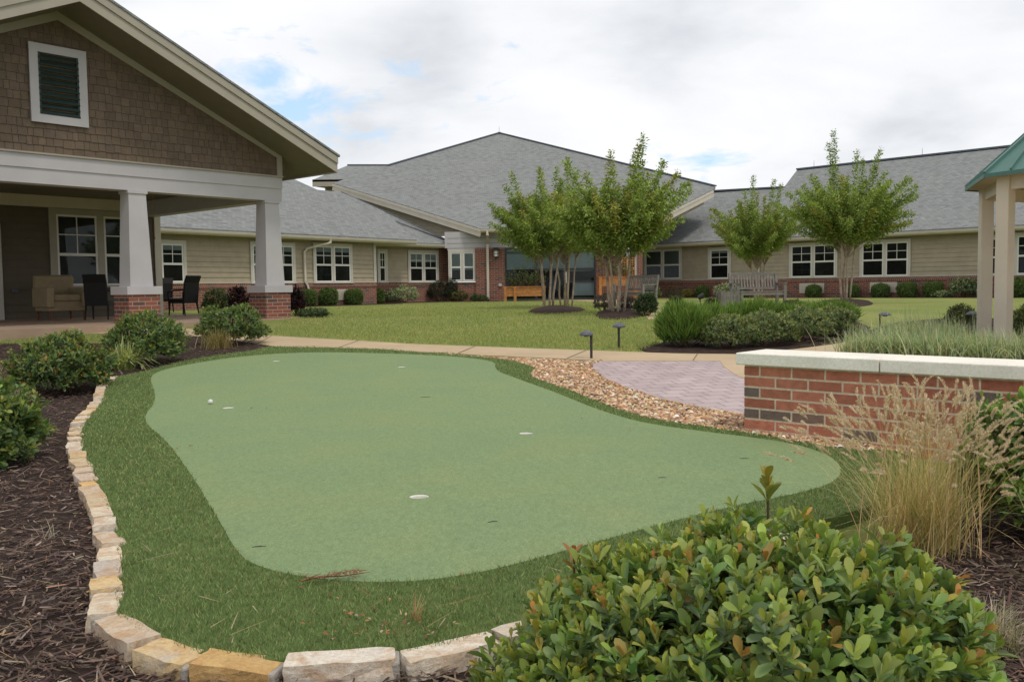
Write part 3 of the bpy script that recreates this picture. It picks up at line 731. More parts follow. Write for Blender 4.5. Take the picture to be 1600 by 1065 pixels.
# wall lanterns on the piers, outlet
def wall_lamp(px, py, parent):
    a_, z_ = fc.hit(px, py, .12); c0 = fc.p(a_, z_, .12)
    h = MB(); fc.box(h, a_ - .10, a_ + .10, z_ + .12, z_ + .26, .12, .15); h.lathe(c0 + Vector((0, -.16, .16)), [(.21, 0), (.20, .03), (.12, .10), (.02, .13)], 14); fc.box(h, a_ - .02, a_ + .02, z_ + .2, z_ + .24, .12, .30); 
    o = h.build('wall_lantern', MT['bronze'], parent)
    g = MB(); g.lathe(c0 + Vector((0, -.16, -.12)), [(.10, 0), (.115, .02), (.115, .27), (.10, .28)], 12); g.build('lamp_glass', MT['frost'], o)
    k = MB(); 
    for i in range(4):
        q = c0 + Vector((.12*math.cos(i*1.5708+.78), -.16 + .12*math.sin(i*1.5708+.78), -.13)); k.tube([q, q + Z*.30], .012, 4)
    k.lathe(c0 + Vector((0, -.16, .00)), [(.122, 0), (.122, .02)], 12); k.lathe(c0 + Vector((0, -.16, -.15)), [(.07, 0), (.122, .03)], 12); k.build('lantern_cage', MT['bronze'], o)
wall_lamp(775, 397, CH); wall_lamp(943.5, 401, CH)
b = MB(); a_, z_ = fc.hit(781.5, 445, .12); fc.box(b, a_ - .07, a_ + .07, z_ - .06, z_ + .06, .12, .18); b.build('outlet_box', MT['panel'], CH)
sp = S(762.5, .2)
downspout([Vector((sp + .02, 40.1, zC - .04)), Vector((sp + .02, 40.1, zC - .2)), Vector((sp, YC - .20, zC - .55)), Vector((sp, YC - .18, FL + .12))], CH, .11)
# second roof behind, at the left
e0 = at(488, 281, 54); e1 = at(545, 281.5, 54); r0 = at(543, 258.6, 59); r1 = at(640, 258.6, 59)
BR = thing('rear_building', 'far grey roof end with pale fascia rising behind the left wing', 'building', (e0.x, 55, FL))
roof_plane('roof', [e0, Vector((r1.x, e0.y, e0.z)), r1, r0], .12, BR)
mb = MB(); mb.prism([e0 + Z*.02, Vector((r1.x, e0.y, e0.z + .02)), Vector((r1.x, e0.y, e0.z - .40)), e0 - Z*.40], (0, .08, 0)); mb.build('fascia', MT['fascia'], BR)
mb = MB(); mb.prism([e0 - Z*.38 + Vector((.02, .09, 0)), Vector((r1.x, e0.y + .09, e0.z - .38)), Vector((r1.x, e0.y + 1.3, e0.z - .38)), e0 + Vector((.6, 1.3, -.38))], (0, 0, .03)); mb.build('soffit', MT['soffit'], BR)
mb = MB(); mb.abox(e0.x + .5, r1.x, e0.y + 1.2, e0.y + 1.4, FL, e0.z - .3); mb.build('wall', MT['siding'], BR)
rd = MB(); rd.bar(r0 + Z*.03, r1 + Z*.03, .25, .07); rd.build('ridge_cap', MT['ridge'], BR)

# ============ right wing
FA = on_z(1080, 384.5, zE); FB = on_z(1525, 363, zE)
uR = (FB - FA).normalized(); nR = Vector((uR.y, -uR.x, 0)); nR = nR if nR.dot(-FA) > 0 else -nR
RW = thing('building_wing', 'long low wing on the right with tan lap siding, brick base and tall grey roof', 'building', (FB.x, FB.y, FL))
frr = Frame((FA - nR*oh).xy, uR.xy); LR = 24.0; sS = frr.S(1001)
zs = frr.hit(1300, 433)[1]
lap_siding(frr, sS, LR, zs, zE + .15, RW)
brick_base(frr, sS, LR, FL, zs, RW)
px_window(frr, 1007, 1066, 387, 435.5, RW, lights=2, blind=.55, muntin=False)
px_window(frr, 1107, 1143, 386, 435, RW, lights=1, trim=.14, blind=.12)
px_window(frr, 1233.5, 1309, 378.5, 432.5, RW, lights=2)
px_window(frr, 1343.5, 1423, 374, 431, RW, lights=2)
px_window(frr, 1538, 1575, 367, 429, RW, lights=1)
px_window(frr, 1584, 1650, 362, 428, RW, lights=2)
sA_ = frr.S(1000, 380)
gutter(FA + uR*(sA_ + .1), FA + uR*LR, nR, RW)
mb = MB(); mb.prism([frr.p(sS, zE + .16, -.01), frr.p(sS, zE + .16, oh - .02), frr.p(LR, zE + .16, oh - .02), frr.p(LR, zE + .16, -.01)], (0, 0, .02)); mb.build('soffit', MT['soffit'], RW)
for px in (1187,):
    s_ = frr.S(px); downspout([frr.p(s_, zE + .06, oh + .03), frr.p(s_, zE - .08, oh + .03), frr.p(s_, zE - .35, .08), frr.p(s_, FL + .12, .09)], RW)
louvre_panel(frr, 1250, 1288.5, 442.5, 458, RW); louvre_panel(frr, 1360, 1402.5, 441, 457, RW); louvre_panel(frr, 1581, 1620, 438, 455, RW)
# blue-grey service door beside the post
b = MB(); a_ = frr.S(1529), frr.S(1537); 
pR = slope_plane(FA + Z*.21 + nR*.03, nR); fa = FA + nR*.03 + Z*.21
q1, q2, q3, q4 = [on_plane(x, y, *pR) for x, y in ((1112, 299.5), (1224, 293.5), (1262, 253), (1556, 232))]
run4 = (q4 - fa).dot(-nR); run3 = (q3 - fa).dot(-nR); rr = min(run3, run4); print('RUN', run3, run4)
q3 = fa + uR*(q3 - fa).dot(uR) - nR*rr + Z*rr*SL; q5 = fa + uR*LR - nR*rr + Z*rr*SL
roof_plane('roof', [fa + uR*(sA_ - .6), fa + uR*LR, q5, q3, q2, q1 - uR*4], .10, RW)
roof_plane('roof', [q3, q5, q5 - nR*9 - Z*3.6, q3 - nR*9 - Z*3.6], .1, RW)
roof_plane('roof', [q1, q2, q2 - nR*9 - Z*3.6, q1 - nR*9 - Z*3.6], .1, RW)
rd = MB(); rd.bar(q1 + Z*.04, q2 + Z*.04, .25, .08); rd.bar(q3 + Z*.04, q5 + Z*.04, .25, .08); rd.build('ridge_cap', MT['ridge'], RW)
for px in (1272, 1441): 
    t_ = (on_plane(px, 240, q3, nR) - q3).dot(uR); lightning_rod(q3 + uR*t_, RW)

def bed(fr, a0, a1, w): sheet('wall_bed', [[fr.p(a0, 0, -.05).xy, fr.p(a1, 0, -.05).xy, fr.p(a1, 0, w).xy, fr.p(a0, 0, w).xy]], .014, GL, MT['mulch'], skirt=.03)
bed(fl, fl.S(440), sJ + .2, 1.3); bed(f2, sJ - fl.S(587) + f2.S(590), f2.S(706), 1.2); bed(fc, fc.S(706), fc.S(780), 1.5); bed(frr, frr.S(1004), LR, 1.2)
# ============ porch with gable (front left)
zP = .62
O = at(440, 295, 20.3); uP = Vector((-.66, -.75, 0)).normalized()
fp = Frame(O.xy, uP.xy); nP = fp.n
PO = thing('porch_house', 'covered porch under a big brown shake gable with tapered white columns', 'building', (O.x, O.y, zP))
zb0 = fp.hit(430, 314)[1]; zb1 = fp.hit(435, 277.5)[1]
mb = MB(); fp.box(mb, 0, 10.2, zb0, zb0 + (zb1-zb0)*.52, -.34, 0); fp.box(mb, -.01, 10.2, zb0 + (zb1-zb0)*.52, zb1, -.34, .022)
# side beam from the corner back to the house
mb.box(O.xy.to_3d() - nP*3.2 + uP*.17 + Z*(zb0+zb1)/2, nP*2.85, uP*.16, Z*(zb1-zb0)/2)
mb.build('beam', MT['white'], PO)
sAp, zAp = fp.hit(88, 20); zWe = fp.hit(433, 244)[1]; W2 = sAp * 2
slope = (zAp - zWe) / (sAp - .05)
# shake siding: every shake its own little board
mb = MB(); ex = .155; z = zb1 + .012; row = 0
while z < zAp:
    half = (zAp - z) / slope; a0, a1 = sAp - half, sAp + half; a = max(a0, 0) - R.uniform(0, .15)
    while a < min(a1, W2):
        w = R.choice((.10, .14, .17, .21, .13)); l = R.uniform(-.008, .012)
        if a + w > max(a0, 0) - .05:
            g_ = R.uniform(.86, 1.12); mb.color((g_, g_ * R.uniform(.97, 1.02), g_ * R.uniform(.95, 1.02)))
            b0 = fp.p(a + .004, z - l, .020); b1 = fp.p(a + w - .004, z - l, .020); t0 = fp.p(a + .004, z + ex + .02, .004); t1 = fp.p(a + w - .004, z + ex + .02, .004)
            mb.poly([b1, b0, t0, t1]); mb.poly([b0, b1, fp.p(a + w - .004, z - l, .0), fp.p(a + .004, z - l, .0)])
        a += w
    z += ex; row += 1
mb.color((.55, .55, .55)); mb.prism([fp.p(0, zb1, .0), fp.p(W2, zb1, .0), fp.p(W2, zWe, .0), fp.p(sAp, zAp, .0), fp.p(0, zWe, .0)], -nP*.15)
mb.build('gable_wall', MT['shake'], PO)
tr = MB()   # rake trim on the wall and end board
def rake(mb, o0, o1, zlo_e, zlo_a, th, e):
    sl = (zlo_a - zlo_e) / (sAp + e)
    for q in ([(-e, zlo_e), (sAp, zlo_a), (sAp, zlo_a + th), (-e, zlo_e + th)], [(W2 + e, zlo_e), (sAp, zlo_a), (sAp, zlo_a + th), (W2 + e, zlo_e + th)]):
        mb.prism([fp.p(s_, z_, o0) for s_, z_ in q], nP * (o1 - o0))
rake(tr, .022, .05, zWe - .08, zAp - .14, .26, -.05)
fp.box(tr, 0, .13, zb1 + .003, zWe + .1, .022, .052); fp.box(tr, -.02, 10.2, zb1, zb1 + .03, .0, .06)
tr.build('gable_trim', MT['fascia'], PO)
ovh = 1.0; e = .80
zFa = fp.hit(128, 3, ovh)[1]; zFe = fp.hit(526, 270, ovh)[1]
fs = MB(); rake(fs, ovh - .03, ovh, zFe, zFa, .20, e); rake(fs, ovh - .03, ovh + .03, zFe + .20, zFa + .20, .15, e); fs.build('fascia', MT['fascia'], PO)
so = MB(); rake(so, -11.5, ovh - .032, zFe + .03, zFa + .03, .03, e - .03); so.build('soffit', MT['soffit'], PO)
rf = MB(); rake(rf, -11.5, ovh + .05, zFe + .35, zFa + .35, .045, e + .04); rf.build('roof', MT['shingle'], PO)
ef = MB(); fp.box(ef, -e, -e + .03, zFe, zFe + .34, -11.5, ovh - .035); ef.build('eave_board', MT['fascia'], PO)
rt = MB(); rt.prism([fp.p(-e + .03, zFe + .005, -11.5), fp.p(0.0, zFe + .005, -11.5), fp.p(0.0, zFe + .005, ovh - .035), fp.p(-e + .03, zFe + .005, ovh - .035)], (0, 0, .02)); 

# louvre vent
v0, zt_ = fp.hit(132, 82); v1, _ = fp.hit(42, 68); _, zb_ = fp.hit(132, 200); v0, v1 = min(v0, v1), max(v0, v1)
vm = MB(); w_ = .15
fp.box(vm, v0, v0 + w_, zb_, zt_, .025, .065); fp.box(vm, v1 - w_, v1, zb_, zt_, .025, .065); fp.box(vm, v0 + w_, v1 - w_, zb_, zb_ + w_, .025, .065); fp.box(vm, v0 + w_, v1 - w_, zt_ - w_, zt_, .025, .065)
vt = vm.build('gable_vent', MT['white'], PO)
lv = MB(); k = 10; hh = (zt_ - zb_ - 2*w_) / k
for i in range(k):
    zc = zb_ + w_ + hh * (i + .5)
    lv.box(fp.p((v0+v1)/2, zc, .035), fp.u * ((v1-v0)/2 - w_), (fp.n*.042 - Z*hh*.42), (Z*.008 + fp.n*.004))
fp.box(lv, v0 + w_, v0 + w_ + .035, zb_ + w_, zt_ - w_, .023, .06); fp.box(lv, v1 - w_ - .035, v1 - w_, zb_ + w_, zt_ - w_, .023, .06)
lv.build('louvres', MT['louvre'], vt)
# columns
def column(px):
    a_ = fp.S(px, 440, -.17); c = fp.p(a_, 0, -.17)
    def sq(mb, w0, w1, z0, z1):
        q0 = [c + fp.u*x*w0/2 + fp.n*y*w0/2 + Z*z0 for x, y in ((-1,-1),(1,-1),(1,1),(-1,1))]; q1 = [c + fp.u*x*w1/2 + fp.n*y*w1/2 + Z*z1 for x, y in ((-1,-1),(1,-1),(1,1),(-1,1))]
        mb.poly(q0[::-1]); mb.poly(q1)
        for i in range(4): mb.poly([q0[i], q0[(i+1) % 4], q1[(i+1) % 4], q1[i]])
    m = MB(); sq(m, .64, .64, zP - .1, zP + .567); 
    col = m.build('column', MT['brick'], PO)
    m = MB(); sq(m, .72, .72, zP + .568, zP + .73); m.build('column_cap', MT['white'], col, bevel=.006)
    m = MB(); sq(m, .47, .35, zP + .731, zb0 - .002); m.build('column_shaft', MT['white'], col, bevel=.004)
    m = MB(); sq(m, .40, .40, zb0 - .055, zb0 - .004); m.build('column_collar', MT['white'], col)
column(421.5); column(213)
# slab, back wall, ceiling
sC, sD = -.45, 11.0; dep = 5.9
sl_ = MB(); sl_.prism([fp.p(sC, zP, .45), fp.p(sD, zP, .45), fp.p(sD, zP, -dep), fp.p(sC, zP, -dep)][::-1], (0, 0, -.25)); sl_.build('porch_floor', MT['slab'], PO)
fb = Frame(fp.p(0, 0, -dep).xy, uP.xy); s0 = fb.S(250, 400)
lap_siding(fb, s0, s0 + 10, zP + .0, 3.62, PO, mat='siding_shaded')
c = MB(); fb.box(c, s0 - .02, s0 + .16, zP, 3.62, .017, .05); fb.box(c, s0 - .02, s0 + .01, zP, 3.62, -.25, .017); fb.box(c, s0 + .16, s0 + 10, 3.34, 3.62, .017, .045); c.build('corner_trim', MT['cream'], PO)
sw = MB(); sw.box(fb.p(s0 + .12, (zP + 3.62)/2, -3.2), fb.u*.1, fb.n*3.0, Z*(3.62-zP)/2); sw.build('side_wall', MT['siding_shaded'], PO)
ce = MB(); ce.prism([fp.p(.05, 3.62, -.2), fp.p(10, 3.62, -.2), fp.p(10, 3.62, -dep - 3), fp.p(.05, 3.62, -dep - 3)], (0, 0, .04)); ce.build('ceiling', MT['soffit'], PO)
z1w = fb.hit(140, 309)[1]; z0w = fb.hit(140, 446)[1]
window(fb, fb.S(79), fb.S(232), z0w, min(z1w, 3.33), PO, lights=2, trim=.17, mw=.17, rail=.56, head=.15, trim_mat='fascia')
dr = MB(); d1 = fb.S(2.5, 430); fb.box(dr, d1, d1 + .12, zP, 2.9, .018, .07); fb.box(dr, d1 + .12, d1 + 1.1, 2.78, 2.9, .018, .07); f_ = dr.build('door_frame', MT['trim'], PO)
dd = MB(); fb.box(dd, d1 + .12, d1 + 1.1, zP + .02, 2.78, .018, .045); dd.build('door', MT['trim'], f_)
a_, z_ = fb.hit(22, 454.5); ob = MB(); fb.box(ob, a_ - .08, a_ + .08, z_ - .05, z_ + .05, .017, .075); ob.build('outlet_box', MT['lamp_grey'], PO, bevel=.015, seg=2)
# ceiling fan chain with a bead (seen past the left column)
ch_ = at(240.5, 338, 21.5); t_ = at(237.5, 331, 21.5); mb = MB(); mb.tube([Vector((ch_.x, ch_.y, 3.62)), Vector((ch_.x, ch_.y, at(240, 372, 21.5).z))], .007, 5); mb.lathe(Vector((ch_.x, ch_.y, at(240, 374, 21.5).z)), [(.012, 0), (.02, .03), (.008, .06)], 8)
mb.build('pull_chain', MT['cedar'], PO)
# ------------------------------------------------------------------ garden structures
# seat wall
A = at(1163, 600, 6.8); A = Vector((A.x, A.y, 0)); Bp = at(1600, 593, 5.5); Bp = Vector((Bp.x, Bp.y, 0))
uW = (Bp - A).normalized(); fw = Frame(A.xy, uW.xy); zW0 = .02; Hc = .081; ncs = 8; zW1 = zW0 + Hc * ncs
zt_w = fw.hit(1175, 571)[1]; zW0 = zt_w - Hc * ncs; LW_ = 4.3; TH = .34
SW = thing('seat_wall', 'low red brick seat wall with a pale concrete cap beside the gravel', 'wall', (A.x, A.y, zW0 + .1))
m = MB(); fw.box(m, .003, LW_, zW0, zt_w + .004, -TH + .003, -.002); m.build('mortar', MT['mortar'], SW)
MT['brickface'] = M('brick_face', (1, 1, 1), .85, .10, 16, .5, 70, tint=True, col2=(.68, .66, .66))
m = MB(); bl = .254; j = .0072
RED = [(.51, .190, .118), (.48, .172, .107), (.54, .208, .131), (.47, .166, .104), (.52, .197, .121)]; DK = [(.20, .145, .12), (.26, .165, .13), (.17, .13, .115)]
DARKS = [(2, 1163, 1187), (2, 1556, 1596), (4, 1163, 1187), (4, 1189, 1230), (4, 1234, 1278), (5, 1298, 1345), (1, 1480, 1530)]
def isdark(rt, x0, x1):
    for r_, p0, p1 in DARKS:
        if r_ == rt and abs((fw.S(p0, 620) + fw.S(p1, 620)) / 2 - (x0 + x1) / 2) < .13: return True
    return x0 > 2.1 and R.random() < .15
for r_ in range(ncs):
    off = -(.127 if r_ % 2 else 0); z0 = zW0 + r_ * Hc; a = off
    while a < LW_:
        b = a + bl; x0 = max(a, 0); x1 = min(b, LW_)
        dark = isdark(ncs - 1 - r_, x0, x1)
        base = R.choice(DK if dark else RED); g_ = R.uniform(.86, 1.12); m.color(tuple(q * g_ for q in base))
        i0 = 0 if x0 == 0 else j
        fw.box(m, x0 + i0, x1 - j, z0 + j, z0 + Hc - j, -.06, .0 + R.uniform(-.0015, .0015)); a = b
    # end return bricks and back face
    y = -.06 if r_ % 2 else -.06
    for k_, (y0, y1) in enumerate(((-.061 - .11, -.061 - j), (-TH, -.171 - j)) if r_ % 2 else ((-.061 - .16, -.061 - j), (-TH, -.221 - j))):
        g_ = R.uniform(.85, 1.12); m.color(tuple(q * g_ for q in R.choice(RED if R.random() > .2 else DK))); fw.box(m, .0 + R.uniform(0, .002), .12, z0 + j, z0 + Hc - j, y0, y1)
    a = 0
    while a < LW_:
        g_ = R.uniform(.85, 1.1); m.color(tuple(q * g_ for q in R.choice(RED))); fw.box(m, max(a + j, .121), min(a + bl, LW_) - j, z0 + j, z0 + Hc - j, -TH - .002, -TH + .05); a += bl
m.build('brickwork', MT['brickface'], SW)
MT['capstone'] = M_ground('cast_stone', (.70, .665, .575), (.78, .745, .655), (.84, .805, .715), 3, 60, .15, .004, .8, .35)
sJ_ = fw.S(1374, 575, .04)
for a0, a1 in ((-.05, sJ_ - .004), (sJ_ + .004, sJ_ + 1.5), (sJ_ + 1.508, LW_ + .05)):
    m = MB(); fw.box(m, a0, a1, zt_w + .006, zt_w + .096, -TH - .10, .045); m.build('cap_stone', MT['capstone'], SW, bevel=.008, seg=2)

# stone edging: one border of separate stones
def M_stone():
    m, nt, b = newmat('sandstone'); v = objc(nt)
    a = nt.nodes.new('ShaderNodeAttribute'); a.attribute_name = 'tint'
    f = noise(nt, v, 9, 7, .65, .8); f2 = noise(nt, v, 60, 5, .7)
    c = mixrgb(nt, ramp(nt, f, [(.44, (0, 0, 0)), (.62, (1, 1, 1))]), a.outputs['Color'], mixrgb(nt, .55, a.outputs['Color'], (.46, .23, .075)))
    c = mixrgb(nt, ramp(nt, noise(nt, v, 5, 5, .6), [(.55, (0, 0, 0)), (.75, (1, 1, 1))]), c, (.55, .50, .43))
    c = mixrgb(nt, .6, c, ramp(nt, f2, [(.3, (.6, .58, .56)), (.7, (1.25, 1.25, 1.25))]), 'MULTIPLY')
    nt.links.new(c, b.inputs['Base Color']); b.inputs['Roughness'].default_value = .9
    bump(nt, b, noise(nt, v, 40, 8, .75), .9, .012); return m
MT['stone'] = M_stone()
SE = thing('stone_edging', 'winding border of cream and ochre sandstone blocks along the turf', 'edging', (EDGE[0].x, EDGE[0].y, gt(EDGE[0].y)))
EP = [Vector(p) for p in EDGE] + Gs([(960,930),(1100,880),(1230,829)])
seg = [(b - a).length for a, b in zip(EP, EP[1:])]; tot = sum(seg)
def along(t):
    for (a, b), L in zip(zip(EP, EP[1:]), seg):
        if t <= L or (b - EP[-1]).length < 1e-6: 
            return a.lerp(b, t / L), (b - a).normalized()
        t -= L
t = 0; STC = [(.68, .58, .44), (.72, .65, .54), (.66, .49, .26), (.66, .43, .17), (.56, .45, .33), (.70, .63, .53), (.63, .50, .33), (.52, .45, .38), (.66, .58, .47)]
nst = 0; MT['joint'] = M('edging_mortar', (.36, .33, .29), .95, .15, 25, .5, 90)
while t < tot - .1 and nst < 99:
    y_ = along(t)[0].y; L = R.uniform(.13, .30) if y_ > 3.6 else R.uniform(.20, .36); L = min(L, tot - t)
    if y_ < 4.5 and .02: L = max(L, .17)
    (a, d1_), (b, d2_) = along(t + .003), along(min(t + L - .003, tot - .001)); d = (b - a).normalized(); out = Vector((d.y, -d.x))
    # outward = away from the turf (left / front)
    cen = (a + b) / 2
    if out.dot(cen - Vector((.2, 4.8))) < 0: out = -out
    w = R.uniform(.085, .115) * (1.1 if y_ < 3.4 else 1.0); zt = gt(cen.y) + R.uniform(.004, .022); zb = gl(cen.y) - .04
    bm = bmesh.new(); bmesh.ops.create_cube(bm, size=1)
    bmesh.ops.subdivide_edges(bm, edges=bm.edges[:], cuts=5, use_grid_fill=True)
    hl = (b - a).length / 2; tl_ = R.uniform(-.012, .012); sk = R.uniform(-.018, .018); sd = R.random() * 50
    from mathutils import noise as mn
    for v in bm.verts:
        x, y, z = v.co; 
        px_ = cen.x + d.x * x * 2 * hl + out.x * (y * w + sk * x * 2 + .035); py_ = cen.y + d.y * x * 2 * hl + out.y * (y * w + sk * x * 2 + .035)
        pz = zb + (zt - zb) * (z + .5) + tl_ * x * 2 * (z + .5)
        q = Vector((px_, py_, pz)); nv = mn.noise_vector(q * 8 + Vector((sd, 0, 0))) * .010 + mn.noise_vector(q * 34 + Vector((sd, 3, 0))) * .006
        ed = sum(abs(k_) > .49 for k_ in (x, y, z))
        q += Vector((nv.x, nv.y, nv.z * .7))
        if ed >= 2: q += (Vector((cen.x, cen.y, (zt + zb) / 2)) - q) * (.010 if ed == 2 else .02)
        v.co = q - wloc(SE)
    me_ = bpy.data.meshes.new('edging_stone'); bm.to_mesh(me_); bm.free()
    cc = R.choice(STC); g_ = R.uniform(.85, 1.1); at_ = me_.color_attributes.new('tint', 'FLOAT_COLOR', 'POINT')
    at_.data.foreach_set('color', [cc[0]*g_, cc[1]*g_, cc[2]*g_, 1.0] * len(me_.vertices))
    link('edging_stone', me_, MT['stone'], SE)
    if y_ < 4.6:
        mo = MB(); mo.box(Vector((b.x + out.x*.035, b.y + out.y*.035, (zt + zb)/2 - .012)), (d*.014).to_3d(), (out*w*.46).to_3d(), Z*(zt - zb)/2); mo.build('mortar_joint', MT['joint'], SE, bevel=.008, seg=2)
    t += L + (R.uniform(.003, .008) if y_ < 3.4 else .0); nst += 1


# golf cups and ball
for i, (c, lb) in enumerate(zip(hp, ('white rimmed golf cup nearest the front stone border', 'white rimmed golf cup nearest the gravel', 'small golf cup in the turf right beside the ball', 'far left golf cup near the back rim of the green', 'faint far golf cup near the back of the green toward the path'))):
    t_ = thing('golf_cup', lb, 'golf hole', (c.x, c.y, c.z), 0, 'cups in the putting green')
    m = MB(); n = 28; rr_ = [(.0535, .001), (.0535, -.075), (.049, -.075), (.049, -.006), (.0515, .001)]
    for (ra, za), (rb_, zb_) in zip(rr_, rr_[1:] + rr_[:1]):
        for k in range(n):
            a0, a1 = 6.2832*k/n, 6.2832*(k+1)/n; q = lambda r, z, a: c + Vector((r*math.cos(a), r*math.sin(a), z))
            m.poly([q(ra, za, a1), q(ra, za, a0), q(rb_, zb_, a0), q(rb_, zb_, a1)])
    m.build('liner', MT['liner'], t_)
    m = MB(); m.poly([c + Vector((.05*math.cos(6.2832*k/n), .05*math.sin(6.2832*k/n), -.070)) for k in range(n)]); m.build('cup_floor', MT['bronze'], t_)
bp = G(329, 631.5)
bm = bmesh.new(); bmesh.ops.create_uvsphere(bm, u_segments=24, v_segments=16, radius=.0235); me_ = bpy.data.meshes.new('golf_ball'); bm.to_mesh(me_); bm.free()
gb = link('golf_ball', me_, MT['ball'], None, True); gb.location = bp + Z*.026; tag(gb, 'white golf ball lying on the green beside a cup', 'golf ball')
# dark twigs on the green
for px, py, L, a, lb in ((1035, 747, .05, .1, 'short dark twig on the green straight above the big foreground bush'), (1163, 717, .06, .0, 'short dark twig near the right tip of the green'), (770, 816, .05, .5, 'short dark twig near the front edge of the green'),
                     (405, 855, .06, .25, 'short dark twig by the left front edge of the green'), (665, 621, .10, .0, 'short dark twig in the middle of the far green')):
    c = G(px, py) + Z*.010; m = MB(); d = Vector((math.cos(a), math.sin(a), 0)) * L/2; c = c - Z*.005; m.tube([c - d, c + Vector((0, .002, .001)), c + d*.6, c + d], [.0022, .0028, .0022, .0012], 5)
    tag(m.build('twig', MT['bronze']), lb, 'twig', 'twigs on the putting green')

# path lights
def path_light(px, py_base, py_top, label, side, k=GL, head=.16):
    b = G(px, py_base, k); h = (py_base - py_top) / FPX * b.y
    t_ = thing('path_light', label, 'path light', (b.x, b.y, b.z), 0, 'bronze path lights')
    m = MB(); m.tube([b - Z*.05, b + Z*(h - .03)], .014 + .003, 8); m.build('post', MT['bronze'], t_, smooth=False)
    c = b + Vector((side * head * .38, -.02 if side else 0, h - .055)); m = MB()
    m.lathe(c, [(head*.5, 0), (head*.54, .008), (head*.52, .022), (head*.40, .045), (head*.2, .060), (.012, .066)], 18)
    m.lathe(c - Z*.014, [(head*.18, 0), (head*.22, .014)], 12)
    m.build('lamp_shade', MT['lamp_grey'], t_, smooth=False)
path_light(924, 560, 517, 'bronze path light standing in the gravel at the path edge', -1, GT, .17)
path_light(967, 545, 505, 'bronze mushroom path light on the lawn beyond the path', 0.02, GL, .18)
path_light(1375, 513, 488, 'bronze path light behind the blue-green ornamental grass', 1, GL, .20)
path_light(1521, 514, 487, 'bronze path light just left of the gazebo posts', -.4, GL, .20)
# spotlight
b = G(1094, 480, GL); t_ = thing('garden_spotlight', 'small dark spotlight on a stake behind the feathery bush', 'spotlight', b)
m = MB(); m.tube([b, b + Z*.30], .014, 6); m.build('stake', MT['bronze'], t_)
m = MB(); m.tube([b + Vector((-.06, -.02, .26)), b + Vector((.10, -.06, .34))], [.06, .085], 10); m.build('lamp_head', MT['bronze'], t_)

# teak benches, planter boxes
def bench(name, label, c, rz, w=1.25):
    t_ = thing(name, label, 'bench', (0, 0, 0), 0, 'weathered garden benches'); X = w/2
    def pt(n, *boxes):
        m = MB()
        for b_ in boxes: m.abox(*b_)
        return m.build(n, MT['teak'], t_)
    for sx in (-1, 1):
        pt('leg', (sx*X - .035, sx*X + .035, -.28, -.21, 0, .64)); m = MB(); m.bar((sx*X, .22, 0), (sx*X, .25, .45), .07, .07, (0, 1, 0)); m.bar((sx*X, .25, .45), (sx*X, .34, .93), .06, .06, (0, 1, 0)); m.build('leg', MT['teak'], t_)
        pt('armrest', (sx*X - .04, sx*X + .04, -.30, .27, .64, .67))
    m = MB()
    for i in range(6): m.abox(-X + .04, X - .04, -.27 + i*.085, -.27 + i*.085 + .068, .42, .445)
    m.abox(-X, X, -.26, -.23, .34, .42); m.build('seat', MT['teak'], t_)
    m = MB(); m.bar((-X, .335, .90), (X, .335, .90), .035, .075, (0, 0, 1)); m.bar((-X, .265, .52), (X, .265, .52), .03, .06, (0, 0, 1))
    k = int(w / .085)
    for i in range(k): x = -X + .07 + (2*X - .14) * i / (k - 1); m.bar((x, .262, .53), (x, .335, .90), .045, .015, (0, 1, 0))
    m.build('backrest', MT['teak'], t_)
    t_.location = c; t_.rotation_euler = (0, 0, rz); return t_
bb = G(1187, 481, GL)
bench('garden_bench', 'weathered grey slatted bench beyond the clipped hedge, beside a square planter box', (bb.x, bb.y + .2, gl(bb.y)), rad(8), 1.3)
bb = at(992, 470, 26.5)
bench('garden_bench', 'weathered grey bench half hidden behind the crape myrtle trunks and a clipped shrub', (bb.x, bb.y, FL), rad(-58), 1.3)
c = G(1140, 483, GL); t_ = thing('planter_box', 'square weathered wooden planter box beside the grey bench', 'planter', (c.x, c.y, c.z))
s_ = .25
for sx in (-1, 1):
    for sy in (-1, 1): m = MB(); m.abox(c.x + sx*s_ - .03, c.x + sx*s_ + .03, c.y + sy*s_ - .03, c.y + sy*s_ + .03, c.z, c.z + .47); m.build('corner_post', MT['teak'], t_)
m = MB()
for i in range(5):
    for sy in (-1, 1): m.abox(c.x - s_ + .032 + i*.087, c.x - s_ + .032 + i*.087 + .082, c.y + sy*s_*.96 - .012, c.y + sy*s_*.96 + .012, c.z + .05, c.z + .44); m.abox(c.x + sy*s_*.96 - .012, c.x + sy*s_*.96 + .012, c.y - s_ + .032 + i*.087, c.y - s_ + .114 + i*.087, c.z + .05, c.z + .44)
m.build('side_panel', MT['teak'], t_)
